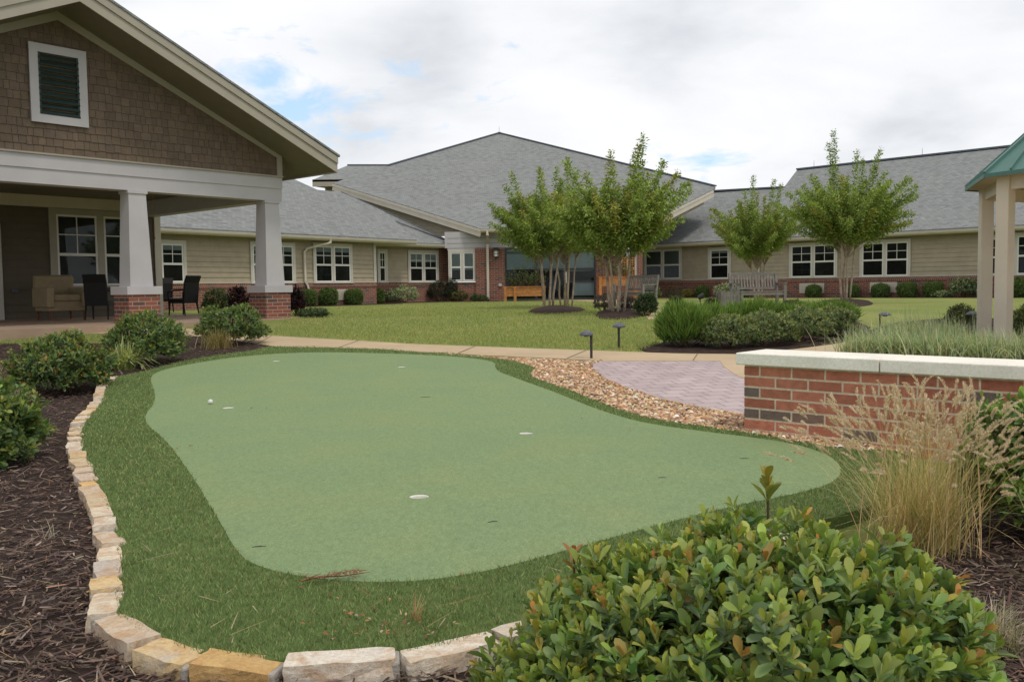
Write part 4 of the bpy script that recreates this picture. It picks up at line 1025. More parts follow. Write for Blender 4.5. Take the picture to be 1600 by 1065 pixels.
# cedar raised planters by the entrance
def raised_planter(label, px0, px1, py_base, h, depth, legh, trellis=None):
    a = at(px0, py_base, 39.2); b = at(px1, py_base, 39.2); y = a.y; w = b.x - a.x
    t_ = thing('raised_planter', label, 'planter', (a.x, y, FL), 0, 'cedar raised planters by the entrance')
    m = MB(); n = 4 if h - legh > .5 else 3
    for i in range(n):
        z0 = FL + legh + (h - legh) / n * i; z1 = z0 + (h - legh) / n - .008
        m.abox(a.x + .03, b.x - .03, y - .02, y + .015, z0, z1); m.abox(a.x + .03, b.x - .03, y + depth - .02, y + depth + .015, z0, z1)
        m.abox(a.x - .012, a.x + .02, y + .02, y + depth - .02, z0, z1); m.abox(b.x - .02, b.x + .012, y + .02, y + depth - .02, z0, z1)
    m.build('box', MT['cedar'], t_)
    m = MB(); m.abox(a.x - .04, b.x + .04, y - .06, y + depth + .05, FL + h + .002, FL + h + .035); m.build('rim', MT['cedar'], t_)
    for x in (a.x + .06, a.x + w*.27, b.x - .06):
        for yy in (y - .06, y + depth + .025): m = MB(); m.abox(x - .06, x + .06, yy - .035, yy + .035, FL, FL + h); m.build('leg', MT['cedar'], t_)
    if trellis:
        m = MB(); x0, x1, zt = trellis; yy = y + depth - .02
        for k in range(8): x = x0 + (x1 - x0) * k / 7; m.abox(x - .02, x + .02, yy, yy + .02, FL + h, zt)
        for k in range(8): z = FL + h + .1 + (zt - FL - h - .1) * k / 7; m.abox(x0 - .03, x1 + .03, yy - .022, yy - .002, z - .02, z + .02)
        m.build('trellis', MT['cedar'], t_)
    return t_, a, b
RP, pa, pb = raised_planter('low orange cedar planter in front of the entrance glass', 787.5, 852, 468, .62, .7, .22)
tz = at(980, 402, 39.2)
RP2, pc, pd = raised_planter('tall orange cedar planter with a lattice trellis by the brick pier', 936, 996, 468.5, 1.0, .55, .62, (at(972, 400, tz.y).x, at(994, 400, tz.y).x, tz.z))

# gazebo
def gazebo():
    n = 8; gc = Vector((8.95, 12.4, 0)); rad_ = 2.2; Pz = gt(12.3) + .006; a2 = rad(182.6)
    t_ = thing('gazebo', 'cream posted gazebo with a green standing seam metal roof', 'gazebo', (gc.x, gc.y, Pz))
    ang = [a2 - 6.2832 * k / n for k in range(n)]
    ps = [gc + Vector((math.cos(a), math.sin(a), 0)) * rad_ for a in ang]
    ze = 2.70; zt = 2.66; er = rad_ + .30; za = ze + 2.2
    for p, a in zip(ps, ang):
        m = MB(); u = Vector((math.cos(a + .5), math.sin(a + .5), 0)); v = Vector((-u.y, u.x, 0)); m.box(p + Z*(Pz + zt)/2, u*.088, v*.088, Z*(zt - Pz)/2); m.build('post', MT['post'], t_, bevel=.008)
    E = [gc + Vector((math.cos(a), math.sin(a), 0)) * er + Z*ze for a in ang]; ap_ = gc + Z*za
    m = MB()
    for i in range(n): j = (i+1) % n; m.prism([E[i], E[j], ap_], (0, 0, -.012))
    rfo = m.build('roof', MT['green_metal'], t_)
    m = MB()
    for i in range(n):
        j = (i+1) % n; m.bar(E[i] + Z*.012, ap_ + Z*.012, .05, .04)
        for k in range(1, 5):
            f = k / 5; q = E[i].lerp(E[j], f); g = 1 - abs(2*f - 1); mid = (E[i] + E[j]) / 2; up_ = ap_ - mid; m.bar(q + Z*.014, q + up_ * g * .98 + Z*.014, .022, .045)
    m.build('seam', MT['green_metal'], rfo)
    m = MB()
    for i in range(n): j = (i+1) % n; m.bar(E[i] - Z*.03, E[j] - Z*.03, .025, .05)
    m.build('eave_trim', MT['green_metal'], t_)
    m = MB()
    for i in range(n): j = (i+1) % n; m.bar(ps[i] + Z*(zt - .09), ps[j] + Z*(zt - .09), .07, .18)
    m.build('header_beam', MT['post'], t_)
    m = MB()
    for i in range(n): j = (i+1) % n; m.prism([E[i] - Z*.03, E[j] - Z*.03, ap_ - Z*.1], (0, 0, -.015))
    m.build('ceiling', MT['post'], t_)
gazebo()

# porch furniture
def rot(v, a): return Vector((v[0]*math.cos(a) - v[1]*math.sin(a), v[0]*math.sin(a) + v[1]*math.cos(a), v[2]))
def armchair(c, rz):
    t_ = thing('armchair', 'beige upholstered armchair against the porch wall under the window', 'armchair')
    def pt(n, *bx, bev=.05):
        m = MB()
        for b_ in bx: m.box(*b_)
        return m.build(n, MT['fabric'], t_, bevel=bev, seg=3)
    pt('base', ((0, .02, .28), (.38, 0, 0), (0, .36, 0), (0, 0, .10)), bev=.02)
    pt('cushion', ((0, -.03, .45), (.29, 0, 0), (0, .34, 0), (0, 0, .075)))
    pt('backrest', ((0, .36, .62), (.40, 0, 0), (0, .085, .03), (0, -.05, .30)))
    for s in (-1, 1):
        pt('armrest', ((s*.36, -.02, .46), (.075, 0, 0), (0, .40, 0), (0, 0, .20)), bev=.03)
        for y in (-.34, .34): m = MB(); m.tube([(s*.34, y, 0), (s*.34, y*.97, .19)], [.018, .032], 6); m.build('leg', MT['legwood'], t_)
    t_.location = c; t_.rotation_euler = (0, 0, rz); t_.scale = (1.1, 1.1, 1.12)
pc_ = on_z(96, 499, zP); armchair(pc_, math.atan2(nP.y, nP.x) + rad(90))
def wicker_chair():
    t_ = thing('wicker_chair', 'x', 'chair', (0, 0, 0), 0, 'black wicker chairs on the porch')
    def bx(n, *b_, bev=.012): m = MB(); m.box(*b_[0]); return m.build(n, MT['wicker'], t_, bevel=bev, seg=2)
    bx('seat', ((0, 0, .38), (.26, 0, 0), (0, .26, 0), (0, 0, .06)))
    m = MB(); P = [(0, .24, .32), (0, .27, .6), (0, .30, .85), (0, .38, 1.02)]
    for p, q in zip(P, P[1:]): m.bar(p, q, .50, .05, (0, 1, 0))
    m.build('backrest', MT['wicker'], t_)
    for s in (-1, 1):
        m = MB(); m.tube([(s*.26, .25, .66), (s*.28, 0, .65), (s*.27, -.25, .60), (s*.25, -.25, .40)], .022, 6); m.build('armrest', MT['wicker'], t_)
        for y in (-1, 1): m = MB(); m.tube([(s*.24, y*.22, .36), (s*.25, y*.25 if y < 0 else .29, 0)], [.028, .017], 6); m.build('leg', MT['wicker'], t_)
    return t_
w0 = wicker_chair()
tcen = on_z(226, 492, zP) - nP*.1
def put(w, px, py, face, label, hz=0):
    c = on_z(px, py, zP); w.location = c; w['label'] = label
    d = face; w.rotation_euler = (0, 0, math.atan2(d.y, d.x) + rad(90))
w1 = copy_tree(w0); w2 = copy_tree(w0)
put(w0, 158, 499, (tcen - on_z(158, 499, zP)) + Vector((0, .9, 0)), 'black wicker chair between the armchair and the left column')
put(w1, 287, 492.5, (tcen - on_z(287, 492, zP)), 'black wicker chair right of the porch table with its back to the bushes')
put(w2, 254, 488.0, (tcen - on_z(254, 488, zP)) + Vector((0, -.8, 0)), 'black wicker chair behind the porch table near the house corner')
t_ = thing('patio_table', 'round black table between the wicker chairs on the porch', 'table', tcen)
m = MB(); m.lathe(tcen + Z*.70, [(.48, 0), (.50, .012), (.50, .03), (.48, .035)], 28); m.build('tabletop', MT['bronze'], t_)
for k in range(4):
    a = k*1.5708 + .5; m = MB(); m.tube([tcen + Vector((.36*math.cos(a), .36*math.sin(a), 0)), tcen + Vector((.30*math.cos(a), .30*math.sin(a), .70))], .022, 6); m.build('leg', MT['bronze'], t_)
# ------------------------------------------------------------------ plants
from mathutils import noise as mn
def lump(D, seed, s=2.2):
    return np.array([mn.noise(Vector(tuple(d * s + seed))) for d in D])
def shoots_mesh(name, pos, ax, nl, leaf, tmpl, cols, mat, parent, open0=.35, open1=1.25, gap=.22, lvar=.2, young=.5, flop=.25, wratio=1.0):
    """whorls of leaves round shoot axes. cols = (young, mid, old) palettes"""
    Ns = len(pos); ax = norm(ax)
    a = norm(np.cross(ax, rng.standard_normal((Ns, 3)))); b = np.cross(ax, a)
    LOC, DIR, NRM, SCL, CLR = [], [], [], [], []
    yng = rng.random(Ns) < young; tint = 1 + .13 * rng.standard_normal((Ns, 1))
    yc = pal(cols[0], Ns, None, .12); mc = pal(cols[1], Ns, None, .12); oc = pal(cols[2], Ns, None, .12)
    for j in range(nl):
        f = j / max(1, nl - 1)                         # 0 tip .. 1 lower
        th = 2.4 * j + rng.uniform(-.35, .35, Ns); rd_ = a * np.cos(th)[:, None] + b * np.sin(th)[:, None]
        op = (open0 + (open1 - open0) * f) + rng.normal(0, flop, Ns)
        d = ax * np.cos(op)[:, None] + rd_ * np.sin(op)[:, None]
        LOC.append(pos - ax * (leaf * gap * j)); DIR.append(d); NRM.append(ax * np.sin(op)[:, None] - rd_ * np.cos(op)[:, None] + .15 * rng.standard_normal((Ns, 3)))
        SCL.append(leaf * (.62 + .38 * min(1, f * 2.2)) * (1 + lvar * rng.standard_normal(Ns)).clip(.5, 1.5))
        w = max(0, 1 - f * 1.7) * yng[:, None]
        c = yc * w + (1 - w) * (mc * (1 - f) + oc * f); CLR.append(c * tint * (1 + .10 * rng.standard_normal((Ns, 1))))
    sc = np.concatenate(SCL)
    return scatter(name, *tmpl, np.vstack(LOC), np.vstack(DIR), -np.vstack(NRM) * -1, sc, np.vstack(CLR).clip(.004, 1), mat, parent, smooth=(tmpl is LEAF_OB), wscale=sc * wratio)
def dome(base, rx, ry, h, n, zlo=-.55, shell=.74, seed=0, lum=.16, boxy=2.0, cz=.45, ls=2.0):
    D = norm(rng.standard_normal((n * 3, 3))); D = D[D[:, 2] > zlo][:n]
    k = (np.abs(D) ** boxy).sum(1) ** (-1 / boxy)
    r = k * (1 + lum * lump(D, seed, ls) * 2) * rng.uniform(shell ** 3, 1, len(D)) ** (1 / 3)
    P = D * r[:, None] * np.array([rx, ry, h * (1 - cz)]); lowz = D[:, 2] < 0
    P[lowz, 2] *= cz / (1 - cz)
    return P + np.array([base[0], base[1], base[2] + h * cz]), D
def stems(base, P, n, parent, r=.010, mat='stem', spread=.06):
    m = MB(); base = Vector(base); idx = rng.choice(len(P), min(n, len(P)), replace=False)
    for i in idx:
        e = Vector(P[i]); s = base + Vector((R.uniform(-spread, spread), R.uniform(-spread, spread), -.03)); mid = s.lerp(e, .5) + Vector((0, 0, -.04)); mid.x = s.x + (e.x - s.x) * .4; mid.y = s.y + (e.y - s.y) * .4
        m.tube([s, mid, e], [r, r * .8, r * .35], 5, False)
    return m.build('stem', MT[mat], parent)
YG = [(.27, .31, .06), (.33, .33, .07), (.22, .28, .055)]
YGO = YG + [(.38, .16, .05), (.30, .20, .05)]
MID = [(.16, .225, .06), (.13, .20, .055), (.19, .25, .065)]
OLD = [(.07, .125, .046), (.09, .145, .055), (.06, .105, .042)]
def shrub(label, base, rx, ry, h, n, leaf, nl=6, tmpl=LEAF_4, cols=(YG, MID, OLD), mat='leaf', name='shrub', cat='shrub', group=None, up=.55, nst=14, young=.45, srad=.010, **kw):
    dk = {k: kw.pop(k) for k in ('zlo', 'shell', 'lum', 'boxy', 'cz', 'ls') if k in kw}
    t_ = thing(name, label, cat, (base[0], base[1], base[2]), 0, group)
    P, D = dome(base, rx, ry, h, n, seed=R.random() * 90, **dk)
    ax = D * .75 + np.array([0, 0, up]) + .30 * rng.standard_normal(P.shape)
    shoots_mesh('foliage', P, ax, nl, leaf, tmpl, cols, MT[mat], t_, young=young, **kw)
    stems(base, P, nst, t_, srad); return t_
def clump(label, base, n, L, spread, width, cols, name='grass_clump', cat='ornamental grass', mat='dry', droop=.5, rad0=.06, group=None, lean=(0, 0), arch=1.0):
    """arching blades, 4 segments each, as one tuft"""
    t_ = thing(name, label, cat, (base[0], base[1], base[2]), 0, group)
    T = [];F = []
    V = []; Fc = []; C = []
    for i in range(n):
        az = R.uniform(0, 6.2832); o = Vector((math.cos(az), math.sin(az), 0)); s = Vector(base) + Vector((R.gauss(0, rad0), R.gauss(0, rad0), -.01)); l = L * R.uniform(.55, 1.08); sp = spread * abs(R.gauss(.6, .35))
        sd = Vector((-o.y, o.x, 0)); w = width * R.uniform(.7, 1.2); b0 = len(V); c = pal(cols, 1)[0]
        for k in range(5):
            f = k / 4; p = s + o * (sp * l * (f ** 1.3)) + Vector((lean[0], lean[1], 0)) * f * l + Z * (l * (f - droop * sp * f ** 2.6) * .95)
            ww = w * (1 - f ** 2 * .95) / 2; V += [p - sd * ww, p + sd * ww]
        for k in range(4): a = b0 + 2*k; Fc.append([a, a+1, a+3, a+2])
        C += [c] * 10
    me = bpy.data.meshes.new('blades'); L0 = Vector(base); me.from_pydata([tuple(v - L0) for v in V], [], Fc)
    a = me.color_attributes.new('tint', 'FLOAT_COLOR', 'POINT'); a.data.foreach_set('color', np.c_[np.array(C), np.ones(len(C))].reshape(-1).astype(np.float32))
    link('blades', me, MT[mat], t_); return t_

# ---- big foreground hawthorn: several overlapping lobes of one plant
FBASE = Vector((.66, 2.36, .0))
t_ = thing('shrub', 'large glossy green shrub with orange new leaves filling the lower right foreground', 'shrub', FBASE)
Pl, Dl = [], []
for (x, y, rx, ry, h, n) in ((.60, 2.28, .56, .50, .60, 1150), (.22, 2.22, .36, .36, .38, 560), (.92, 2.38, .36, .36, .58, 640), (1.06, 2.52, .24, .28, .50, 320), (.36, 2.46, .34, .32, .54, 420), (.68, 2.60, .44, .32, .60, 600), (.14, 1.98, .30, .34, .30, 380), (.58, 1.95, .42, .36, .40, 640), (.84, 2.05, .22, .32, .34, 320)):
    P, D = dome((x, y, .0), rx, ry, h * .94, n, zlo=-.35, shell=.80, seed=R.random()*90, lum=.15, ls=3.0, cz=.35); Pl.append(P); Dl.append(D)
P = np.vstack(Pl); D = np.vstack(Dl)
ax = D * .55 + np.array([0, 0, .75]) + .28 * rng.standard_normal(P.shape)
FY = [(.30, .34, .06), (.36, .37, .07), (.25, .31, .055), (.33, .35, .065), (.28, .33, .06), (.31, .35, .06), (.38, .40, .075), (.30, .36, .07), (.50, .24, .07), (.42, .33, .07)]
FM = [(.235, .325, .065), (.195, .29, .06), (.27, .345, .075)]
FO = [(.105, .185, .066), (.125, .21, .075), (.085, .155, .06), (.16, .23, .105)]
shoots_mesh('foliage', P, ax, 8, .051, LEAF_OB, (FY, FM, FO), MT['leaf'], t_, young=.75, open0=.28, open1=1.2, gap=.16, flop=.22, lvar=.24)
stems(FBASE, P, 70, t_, .008, spread=.22)
sp_ = at(1199, 755, 2.75); m = MB(); m.tube([sp_ - Z*.25, sp_ - Z*.10 + Vector((.003, 0, 0)), sp_ + Z*.01], [.005, .004, .003], 5); m.build('stem', MT['stem'], t_)
Q = np.array([[sp_.x, sp_.y, sp_.z + .02], [sp_.x, sp_.y, sp_.z - .015]]); shoots_mesh('sprout', Q, np.array([[0, 0, 1.], [0.05, 0, 1.]]), 7, .062, LEAF_OB, ([(.46, .34, .06)], [(.38, .36, .07)], [(.24, .30, .07)]), MT['leaf'], t_, young=1, open0=.2, open1=.8, gap=.12)
for px, py, Y in ((897, 862, 2.62),):
    q = at(px, py, Y); Q = np.array([[q.x, q.y, q.z]]); shoots_mesh('sprout', Q, np.array([[.05, 0, 1.]]), 6, .055, LEAF_OB, ([(.50, .17, .06)], [(.46, .2, .06)], [(.34, .2, .06)]), MT['leaf'], t_, young=1, open0=.3, open1=1.0, gap=.2)
    m = MB(); m.tube([q - Z*.16, q], [.005, .003], 5); m.build('stem', MT['stem'], t_)

# ---- hawthorns in the left bed
def at_bush(px, py): return G(px, py, GL)
b = at_bush(350, 543); shrub('rounded green shrub with tan grass in front, nearest the right brick column', (b.x, b.y + .35, b.z), .54, .50, .66, 1150, .058, 6)
b = at_bush(212, 576); shrub('rounded green shrub behind the striped grassy plant in the left bed', (b.x - .02, b.y + .38, b.z), .52, .48, .72, 1150, .058, 6)
b = at_bush(72, 626); shrub('wide dark green shrub at the left edge beside the stone border', (b.x - .02, b.y + .40, b.z), .50, .50, .68, 1250, .056, 6, tmpl=LEAF_OB, cols=(YGO, MID, OLD))
b = Vector((-3.78, 6.05, .02)); shrub('dark green shrub cut off by the left edge, nearest the camera', b, .58, .52, .70, 1100, .062, 7, tmpl=LEAF_OB)
q = G(62, 690, GL); shrub('small light green leafy sprouts in the bark beside the left shrub', (q.x - .05, q.y, q.z), .16, .12, .16, 22, .06, 5, tmpl=LEAF_OB, cols=([(.16, .24, .05)], [(.11, .18, .04)], [(.07, .12, .03)]), name='sprout_plant', cat='plant', nst=6)
LIR = [(.28, .33, .09), (.40, .42, .17), (.52, .52, .30), (.20, .26, .07)]
b = G(198, 579, GL); clump('striped green and cream grassy plant in front of the left bed shrub', (b.x, b.y - .05, b.z), 260, .52, 1.0, .019, LIR, 'striped_grass', 'plant', 'blade', .75, .05)
TAN = [(.34, .25, .12), (.42, .32, .17), (.28, .22, .09), (.22, .22, .07)]
b = G(340, 546, GL); clump('fine tan green grass tuft in front of the farther left bed shrub', (b.x, b.y, b.z), 380, .42, .75, .007, TAN, droop=.4, rad0=.09)
b = G(160, 574, GL); clump('small yellowing grass tuft between two left bed shrubs', (b.x, b.y, b.z), 170, .32, .9, .010, [(.40, .28, .10), (.24, .24, .06), (.34, .2, .08)], droop=.5)
b = G(40, 628, GL); clump('pale dry grass tuft low beside the dark left shrub', (b.x, b.y - .05, b.z), 130, .26, 1.1, .006, [(.42, .34, .24), (.34, .28, .18)], droop=.6)
b = G(12, 612, GL); clump('pale plumed dry grass at the far left edge', (b.x - .15, b.y, b.z), 90, .48, .8, .008, [(.42, .34, .22), (.30, .27, .12)], droop=.5)
b = G(75, 845, GL); clump('flattened pale dry grass tuft lying in the bark on the left', (b.x, b.y, b.z), 40, .16, 1.9, .004, [(.42, .36, .28), (.30, .24, .18)], droop=.85, rad0=.03)

# ---- fountain grass at the right with seed heads
def fountain(base, n, label):
    t_ = thing('fountain_grass', label, 'ornamental grass', base); V = []; Fc = []; C = []; HL, HD, HS, HW = [], [], [], []
    hd = []
    for i in range(n):
        az = R.uniform(0, 6.2832); o = Vector((math.cos(az), math.sin(az), 0)); s = Vector(base) + Vector((R.gauss(0, .10), R.gauss(0, .08), -.02)); seed = R.random() < .44
        l = R.uniform(.50, .76) if seed else R.uniform(.32, .62); sp = abs(R.gauss(.46, .28)); w = .0042 if not seed else .0028; sd = Vector((-o.y, o.x, 0)); b0 = len(V)
        c = pal([(.56, .43, .21), (.62, .50, .28), (.44, .36, .15), (.30, .31, .11)], 1, [.34, .3, .2, .16])[0]; pts = []
        for k in range(6):
            f = k / 5; p = s + o * (sp * l * f ** 1.25) + Vector((.02, 0, 0)) * f + Z * (l * (f - (.25 if seed else .5) * sp * f ** 2.5)); pts.append(p)
            ww = w * (1 - .8 * f ** 2) / 2 * (1 if not seed else 1.0); V += [p - sd * ww, p + sd * ww]
        for k in range(5): a = b0 + 2*k; Fc.append([a, a+1, a+3, a+2])
        C += [c] * 12
        if seed: hd.append((pts[-1], (pts[-1] - pts[-2]).normalized()))
    me = bpy.data.meshes.new('blades'); L0 = Vector(base); me.from_pydata([tuple(v - L0) for v in V], [], Fc)
    a = me.color_attributes.new('tint', 'FLOAT_COLOR', 'POINT'); a.data.foreach_set('color', np.c_[np.array(C), np.ones(len(C))].reshape(-1).astype(np.float32)); link('blades', me, MT['dry'], t_)
    LOC, DIR, SC = [], [], []
    for p, d in hd:      # bristly seed head: many fine hairs round an axis
        HLn = R.uniform(.05, .095); bend = Vector((R.gauss(0, .2), R.gauss(0, .2), -.15))
        for k in range(180):
            f = R.random(); q = p + d * HLn * f + bend * HLn * f * f; r_ = Vector((R.gauss(0, 1), R.gauss(0, 1), R.gauss(0, 1))); r_ -= d * r_.dot(d); r_.normalize()
            LOC.append(q); DIR.append(r_ * .75 + d * .8); SC.append(R.uniform(.009, .018) * (1 - .55 * abs(2*f - 1) ** 2))
    n_ = len(LOC); scatter('seed_head', *BLADE, [tuple(v) for v in LOC], [tuple(v) for v in DIR], rng.standard_normal((n_, 3)), SC, pal([(.68, .56, .42), (.60, .47, .33), (.76, .66, .52)], n_), MT['dry'], t_, wscale=.0017)
    return t_
fountain((1.80, 3.92, .05), 820, 'tan fountain grass with fluffy seed heads in front of the brick seat wall')
fountain((2.30, 3.45, .03), 90, 'smaller fountain grass leaning across the shrub at the right edge')
b = Vector((2.42, 4.10, .04)); shrub('bright green shrub at the right edge behind the fountain grass', b, .34, .32, .68, 1000, .05, 7, tmpl=LEAF_OB, cols=([(.26, .36, .07)], [(.17, .26, .06), (.20, .29, .065)], [(.08, .14, .045)]))
b = G(1560, 905, GL); clump('dark green grass mound under the shrub at the right edge', (2.32, 3.25, .03), 900, .36, 1.0, .004, [(.07, .11, .03), (.11, .14, .04), (.24, .2, .1)], droop=.7, rad0=.10, mat='blade')
b = G(1535, 985, GL); clump('pale bleached grass tuft right of the big foreground shrub', (1.52, 2.86, .05), 620, .24, 1.1, .0034, [(.50, .42, .33), (.36, .30, .2), (.16, .18, .07)], droop=.55, rad0=.06)
# little red-leaved sprig in the turf
b = G(650, 972); clump('small dry tan sprig growing in the front turf', (b.x, b.y, b.z + .02), 26, .10, .9, .0025, [(.42, .3, .16), (.34, .17, .08)], 'dry_sprig', 'plant', droop=.3, rad0=.01)
# dried twig lying on the edge of the green
m = MB(); cpt = [G(*p) + Z*.02 for p in ((470, 915), (500, 908), (535, 907), (570, 902))]
m.tube(cpt, [.004, .004, .003, .002], 5)
for i in range(46):
    q = cpt[0].lerp(cpt[-1], R.random()) + Vector((R.gauss(0, .01), R.gauss(0, .012), .006)); m.tube([q, q + Vector((R.gauss(0, .02), R.gauss(0, .02), R.uniform(0, .012)))], [.0025, .001], 4)
tag(m.build('dried_branch', M('rusty_twig', (.22, .10, .055), .9), None), 'dried rusty brown branch lying along the front edge of the green', 'branch')
q_ = []
for (px, py, s, n_) in ((590, 985, .09, 46), (660, 985, .05, 18), (560, 962, .04, 8), (300, 700, .10, 14), (540, 915, .14, 20), (820, 655, .5, 10), (430, 640, .5, 8), (1000, 640, .4, 10)):
    c_ = G(px, py)
    for _ in range(n_): q_.append((c_.x + R.gauss(0, s), c_.y + R.gauss(0, s * .7), gt(c_.y) + .016))
q_ = np.array(q_); n_ = len(q_); a_ = rng.uniform(0, 6.28, n_)
tag(scatter('leaf_litter', *LEAF_4, q_, np.c_[np.cos(a_), np.sin(a_), .25*rng.standard_normal(n_)], np.c_[.3*rng.standard_normal((n_, 2)), np.ones(n_)], rng.uniform(.010, .028, n_), pal([(.28, .13, .06), (.36, .20, .09), (.20, .10, .06), (.42, .32, .2)], n_), MT['dry']), 'dry brown leaf bits scattered on the turf', 'leaf litter', kind='stuff')

# ---- blue-green grass bed behind the wall
BG = [(.32, .42, .23), (.40, .48, .29), (.50, .53, .35), (.24, .34, .18), (.56, .52, .34)]
i = 0
desc = ['leftmost clump of blue-green grass behind the wall cap', 'blue-green grass clump behind the joint of the wall cap', 'blue-green grass clump in the middle of the bed behind the wall', 'blue-green grass clump left of the first gazebo post', 'blue-green grass clump at the foot of the gazebo posts', 'blue-green grass clump right of the gazebo posts', 'rear blue-green grass clump beside the path light', 'rear blue-green grass clump in the middle behind the wall']
for (px, py), lb in zip(((1362, 556), (1408, 558), (1455, 560), (1500, 562), (1548, 565), (1590, 566), (1420, 536), (1475, 538)), desc):
    b = G(px, py); clump(lb, (b.x, b.y, b.z), 760, .54 if py > 545 else .60, 1.0, .009, BG, droop=.62, rad0=.18, mat='blade', group='blue-green grass behind the seat wall', lean=(-.12, -.05))

# ---- hedge in the middle bed
b = G(1078, 546, GL); FEA = [(.16, .26, .05), (.20, .29, .06), (.13, .22, .045)]; FED = [(.07, .13, .034), (.09, .15, .04)]
t_ = thing('shrub', 'big feathery green shrub at the left end of the hedge bed', 'shrub', (b.x, b.y + .4, b.z)); bs = (b.x, b.y + .4, b.z)
P, D = dome(bs, .43, .42, .64, 2600, zlo=-.5, shell=.55, seed=3, lum=.10); n = len(P)
def feather(P, D, bs, t_, cols=(FEA, FED), L=.16, w=.012):
    n = len(P); d = D * .55 + np.array([0, 0, .85]) + .18 * rng.standard_normal(P.shape); k = 3
    c = np.vstack([pal(cols[0], n), pal(cols[0] + cols[1], n), pal(cols[1], n)]); PP = np.vstack([P, P - .3 * L * norm(d), P - .6 * L * norm(d)]); dd = np.vstack([d + .25 * rng.standard_normal(P.shape) for _ in range(k)])
    scatter('foliage', *BLADE, PP, dd, rng.standard_normal(PP.shape), rng.uniform(.6, 1.1, len(PP)) * L, c, MT['leaf_matte'], t_, wscale=w); stems(bs, P, 14, t_, .012)
feather(P, D, bs, t_)
HC = ([(.32, .35, .11), (.40, .38, .14), (.36, .28, .12)], [(.19, .245, .08), (.23, .27, .095)], [(.085, .135, .055), (.10, .15, .06)])
for (px, py, rx, h), lb in zip(((1150, 549, .44, .54), (1213, 545, .44, .56), (1268, 538, .43, .56), (1318, 529, .38, .50)), ('rounded hedge shrub right beside the feathery shrub', 'second rounded hedge shrub from the feathery one', 'third rounded hedge shrub, straight below the crape myrtle by the bench', 'last rounded hedge shrub at the right end beside the walk')):
    b = G(px, py, GL); shrub(lb, (b.x, b.y + .42, b.z), rx, .42, h, 1000, .046, 6, cols=HC, group='hedge shrubs in the middle bed')
for (px, py, rx, h), lb in zip(((1120, 520, .50, .42), (1190, 512, .58, .44), (1255, 512, .48, .36), (1310, 505, .52, .34)), ('low feathery shrub behind the hedge, nearest the big feathery one', 'bright low feathery shrub behind the hedge in front of the grey bench', 'low feathery shrub behind the middle of the hedge', 'low feathery shrub in front of the rightmost crape myrtle')):
    b = G(px, py, GL); t_ = thing('shrub', lb, 'shrub', (b.x, b.y + .4, b.z), 0, 'feathery shrubs behind the hedge'); bs = (b.x, b.y + .4, b.z)
    P, D = dome(bs, rx, .42, h, 900, zlo=-.3, shell=.5, seed=px, lum=.12); feather(P, D, bs, t_, L=.20, w=.016)
def wallpos(px, py, o):
    b = G(px, py, GL); fr_ = fl if px < 588 else f2 if px < 700 else fc if px < 1000 else frr
    if (b - fr_.O).dot(fr_.n) < o + .02: b = fr_.p(fr_.S(px, py, o), FL, o)
    return b
# ---- small clipped shrubs along the walls: one kind, copies
t0 = thing('box_shrub', 'x', 'shrub', (0, 0, 0), 0, 'clipped box shrubs along the walls')
P, D = dome((0, 0, 0), .34, .34, .62, 2000, zlo=-.8, shell=.80, seed=5, lum=.05, boxy=3.2, cz=.48)
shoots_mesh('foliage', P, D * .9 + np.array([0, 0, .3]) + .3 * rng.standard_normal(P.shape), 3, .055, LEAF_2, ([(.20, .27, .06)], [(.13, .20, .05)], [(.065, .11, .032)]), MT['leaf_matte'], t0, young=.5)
stems((0, 0, 0), P, 8, t0, .02)
boxes = [(482, 476, 'left of the downspout elbow at the left wing', 1.0), (514, 474.5, 'left of the vent panel of the left wing', 1.1), (553, 473.5, 'right of the pale vent panel of the left wing', .98), (588.5, 472, 'under the corner trim of the left wing', 1.05),
         (1097, 463.5, 'left of the single window of the right wing', .92), (1157, 463, 'behind the variegated bush by the grey bench', .9), (1271, 462, 'in front of the vent panel left of the rightmost tree', .92), (1331, 462, 'behind the trunks of the rightmost tree', .9),
         (1375.5, 461, 'in front of the rightmost vent panel', .95), (1417, 461, 'right of the wide vent panel', 1.05), (1458, 460, 'under the plain siding of the right wing', 1.05), (1594, 462, 'right of the gazebo posts against the right wing', 1.25)]
for i, (px, py, lb, s_) in enumerate(boxes):
    o = t0 if i == 0 else copy_tree(t0); b = wallpos(px, py, .42)
    o.location = (b.x, b.y, b.z); o.rotation_euler = (0, 0, R.uniform(0, 6)); o.scale = (s_ * R.uniform(.92, 1.05), s_, s_ * R.uniform(.94, 1.04)); o['label'] = 'small clipped box shrub ' + lb
# ---- other wall-foot plants
VAR = ([(.60, .62, .42), (.68, .68, .50)], [(.38, .45, .23), (.48, .53, .31)], [(.15, .22, .09)])
def wall_plant(px, py, wpx, hpx, label, cols, n=420, leaf=.085, name='shrub', up=.5, **kw):
    b = wallpos(px, py, wpx * .36 * 38 / FPX + .08); s_ = b.y / FPX; return shrub(label, (b.x, b.y, b.z), wpx*s_/2, wpx*s_*.36, hpx*s_, n, leaf, 5, cols=cols, name=name, up=up, **kw)
wall_plant(628, 473, 52, 27, 'variegated cream and green bush in front of the left wing windows', VAR)
wall_plant(1141, 464, 50, 24, 'variegated cream and green bush beside the square planter box', VAR)
wall_plant(1506, 463, 46, 32, 'variegated leafy bush against the right wing, left of the gazebo posts', ([(.30, .36, .18)], [(.16, .22, .10), (.2, .26, .12)], [(.06, .10, .04)]))
wall_plant(1537, 465, 22, 26, 'pale variegated bush partly hidden by the gazebo post', VAR, 200)
wall_plant(1470, 464, 34, 12, 'low pale striped grassy plant at the right wing wall', VAR, 180, .10)
